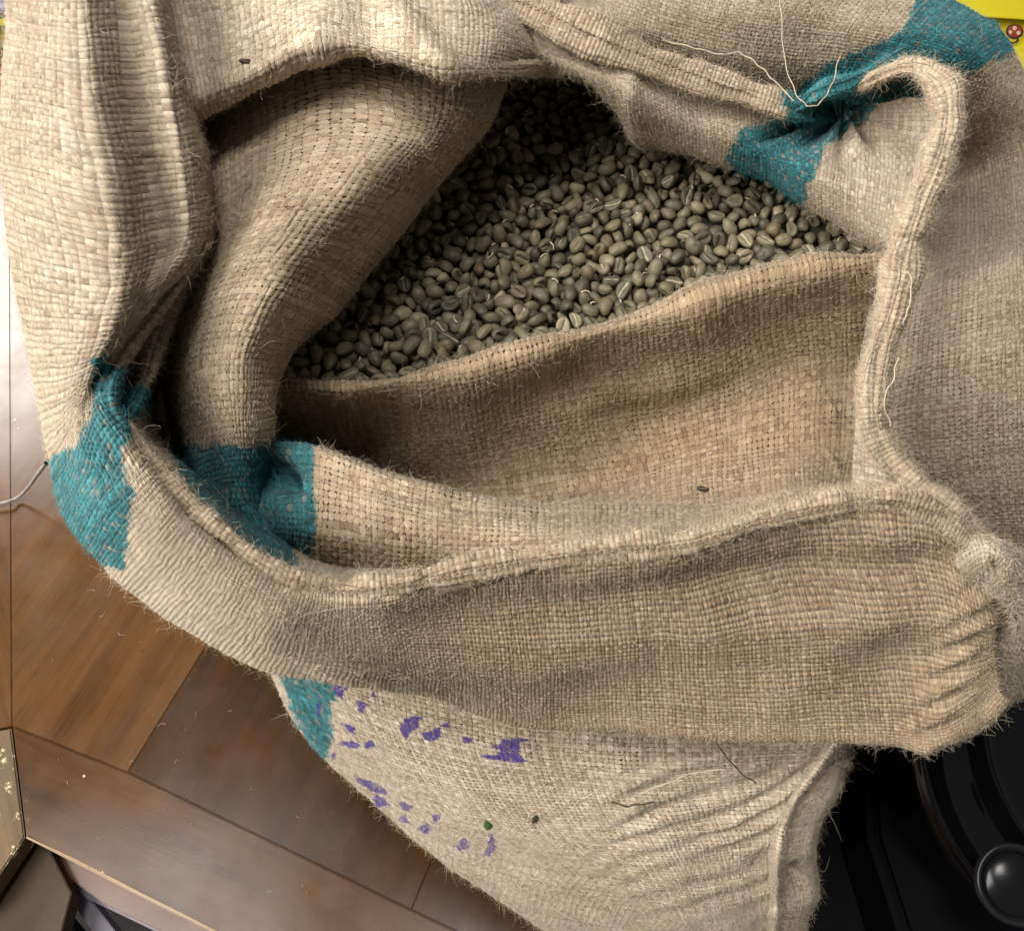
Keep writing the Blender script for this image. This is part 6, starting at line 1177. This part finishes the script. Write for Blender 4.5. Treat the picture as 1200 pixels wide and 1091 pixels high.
slab('skirt', [(1010, 790), (1300, 790), (1300, 1230), (1120, 1230), (1055, 1090), (1020, 980)], .10, .068, BLK2, AP, bevel=.008)
def dome(name, px, py, d, r, h, mat, parent, ring=False):
    c = Vector(at(px, py, d)); nrm = (Vector((-.10, -.25, 1))).normalized()
    u = nrm.orthogonal().normalized(); w = nrm.cross(u)
    prof = [(1.0, -.6), (1.0, 0), (.97, .12), (.88, .35), (.7, .62), (.45, .85), (.2, .97), (.001, 1)] if not ring else [(1.02, -.3), (1.09, -.1), (1.15, .18), (1.22, .2), (1.27, .05), (1.3, -.4)]
    G = np.array([[tuple(c + (u * math.cos(a) + w * math.sin(a)) * r * q + nrm * h * z) for a in np.linspace(0, 2 * math.pi, 49)] for q, z in prof])
    return link(name, grid_mesh(name, G), mat, parent)
kn = dome('knob', 1191, 1036, .555, .0195, .0045, plain('knob_black', (.006, .006, .007), .22, .3), AP)
dome('knob_ring', 1191, 1036, .555, .0195, .006, plain('knob_ring', (.012, .012, .014), .3, .4), AP, ring=True)

# ------------------------------------------------------------------ yellow tablecloth
def yellow():
    s = NT('yellow_vinyl'); tc = s.n('ShaderNodeTexCoord')
    n = s.noise(tc.outputs['Object'], 6, 3)
    s.l(s.mix(n, (.60, .50, .012, 1), (.72, .60, .02, 1)), s.b.inputs['Base Color'])
    s.b.inputs['Roughness'].default_value = .35
    return s.m
YEL = yellow()
YC = empty('yellow_tablecloth', at_z(1180, 40, 0.12)); tag(YC, 'yellow printed vinyl cloth with small mushroom behind the sack', 'tablecloth')
sheet('cloth', [[(x, -160, d) for x, d in ((1060, 118), (1100, 118), (1180, 117), (1300, 117), (1450, 118))],
                [(x, -60, d) for x, d in ((1060, 108), (1100, 108), (1180, 107), (1300, 107), (1450, 108))],
                [(1060, 10, 101), (1100, 12, 101), (1180, 17, 100), (1300, 24, 100), (1450, 30, 101)],
                [(1060, 16, 102.5), (1100, 18, 102.5), (1180, 24, 101.8), (1300, 31, 101.5), (1450, 40, 102)],
                [(x, 90, d) for x, d in ((1060, 98), (1100, 98), (1180, 97.4), (1300, 97), (1450, 98))],
                [(x, 220, d) for x, d in ((1060, 90), (1100, 90), (1180, 89.4), (1300, 89), (1450, 90))],
                [(x, 300, d) for x, d in ((1060, 90), (1100, 90), (1180, 89.4), (1300, 89), (1450, 90))]], YEL, YC)
def flat(name, pts, d, mat, parent):
    P = [tuple(at(x, y, d)) for x, y in pts]
    me = bpy.data.meshes.new(name); me.from_pydata(P, [], [tuple(range(len(P)))])
    return link(name, me, mat, parent, smooth=False)
ell = lambda x, y, a, b, t0=0, t1=360, n=20: [(x + a * math.cos(R(t0 + (t1 - t0) * k / n)), y + b * math.sin(R(t0 + (t1 - t0) * k / n))) for k in range(n if t1 - t0 == 360 else n + 1)]
BR = plain('print_brown', (.07, .02, .012), .4); RDP = plain('print_red', (.30, .045, .03), .4); CRM = plain('print_cream', (.62, .45, .25), .4); YP = plain('print_yellow', (.55, .45, .02), .4)
flat('mushroom_print', ell(1187, 47, 7, 4.6), .990, BR, YC); flat('mushroom_print', ell(1187, 45.5, 5, 4.2), .989, YP, YC)
flat('mushroom_print', ell(1189, 37.5, 10.5, 8.8), .988, BR, YC); flat('mushroom_print', ell(1189, 37, 8.6, 6.8), .987, RDP, YC)
for x, y, r_ in ((1184, 38, 2.2), (1189, 33.5, 2.6), (1193.5, 39, 2.4)): flat('mushroom_print', ell(x, y, r_, r_), .986, CRM, YC)
flat('leaf_print', ell(1165, 29, 5.5, 6), .995, plain('print_teal', (.05, .13, .12), .4), YC)
# far left: a corner of another yellow cloth and a dark blue bag
Y2 = sheet('yellow_bag', [[(-200, -30, 100), (-60, 0, 98), (40, 20, 98)], [(-200, 22, 92), (-60, 24, 91), (40, 28, 91)], [(-200, 60, 90), (-60, 50, 89), (40, 44, 90)], [(-200, 80, 94), (-60, 60, 94), (40, 52, 96)]], YEL, None)
tag(Y2, 'edge of a yellow plastic bag behind the left side of the sack', 'bag')
B2 = sheet('blue_bag', [[(-200, -60, 90), (-60, -50, 88), (40, -40, 88)], [(-200, 0, 84), (-60, 2, 82), (30, 4, 82)], [(-200, 22, 84), (-60, 20, 82.5), (25, 17, 83)], [(-200, 26, 90), (-60, 24, 90), (30, 22, 90)]], plain('blue_bag', (.07, .075, .16), .35, noise=.5), None)
tag(B2, 'dark blue bag edge above the yellow bag at the left', 'bag')

# ------------------------------------------------------------------ bits lying on the sack
def fleck(name, px, py, d, L, W_, H_, ang, mat, label, cat):
    V_, F_ = [], []
    n, m = 10, 6
    c = Vector(at(px, py, d))
    ax = Vector((math.cos(ang), math.sin(ang) * .6, -math.sin(ang) * .5)).normalized(); up = Vector((0, -.45, .9)).normalized(); sd = ax.cross(up).normalized()
    for j in range(m + 1):
        th = math.pi * j / m
        for i in range(n):
            ph = 2 * math.pi * i / n
            s_ = 1 + .22 * math.sin(3 * ph + j)
            V_.append(tuple(c + ax * L * math.cos(th) + (sd * W_ * math.cos(ph) + up * H_ * math.sin(ph)) * math.sin(th) * s_))
    for j in range(m):
        for i in range(n): F_.append((j * n + i, j * n + (i + 1) % n, (j + 1) * n + (i + 1) % n, (j + 1) * n + i))
    me = bpy.data.meshes.new(name); me.from_pydata(V_, [], F_)
    return tag(link(name, me, mat), label, cat)
SD = plain('seed_brown', (.05, .032, .02), .5, noise=.4)
fleck('seed', 824, 573, .372, .0028, .0012, .0010, -.5, SD, 'dark seed lying on the grey cloth of the valley fold', 'seed')
fleck('seed', 287, 72, .308, .0022, .0010, .0009, .2, SD, 'small dark speck of chaff on the bright back flap', 'seed')
fleck('leaf_fragment', 572, 966, .402, .0034, .0022, .0007, 1.3, plain('leaf_green', (.05, .12, .035), .6), 'tiny green leaf fragment on the front of the sack', 'leaf')
fleck('leaf_fragment', 627, 960, .399, .0026, .0014, .0007, 1.0, plain('leaf_dark', (.05, .055, .02), .6), 'tiny dark olive leaf fragment right of the green one', 'leaf')
strand('twig', [(716, 940, 39.4), (735, 944, 39.3), (752, 942, 39.3), (766, 940, 39.4)], .0004, SD, 'thin brown forked twig on the lower front of the sack', 'twig')
strand('straw', [(835, 862, 36.6), (850, 885, 38.6), (868, 905, 39.6), (886, 918, 40.2)], .00028, SD, 'long thin dark hair-like straw below the cuff', 'straw')
strand('straw', [(750, 930, 39.3), (790, 914, 39.3), (815, 905, 39.4), (845, 902, 39.4)], .0005, FIB_WHITE, 'long pale straw running right from the twig', 'straw')

# lint and dust on the boards round the sack
LN = []
for k in range(40):
    px, py = random.uniform(5, 420), random.uniform(560, 1060)
    if py < 600 + .0 * px or py > 980 + .5 * (px - 30) - 6: continue
    p = at_z(px, py, .0005); a = random.uniform(0, 6.28); L = random.choice((.0012, .002, .004, .008))
    LN.append([(p.x, p.y, .0006), (p.x + L * .5 * math.cos(a), p.y + L * .5 * math.sin(a), .0012), (p.x + L * math.cos(a + .5), p.y + L * math.sin(a + .5), .0006)])
o = hair_object('floor_lint', np.array(LN), .00014, FIB, None)
tag(o, 'scattered jute lint and dust on the brown floor boards', 'lint')
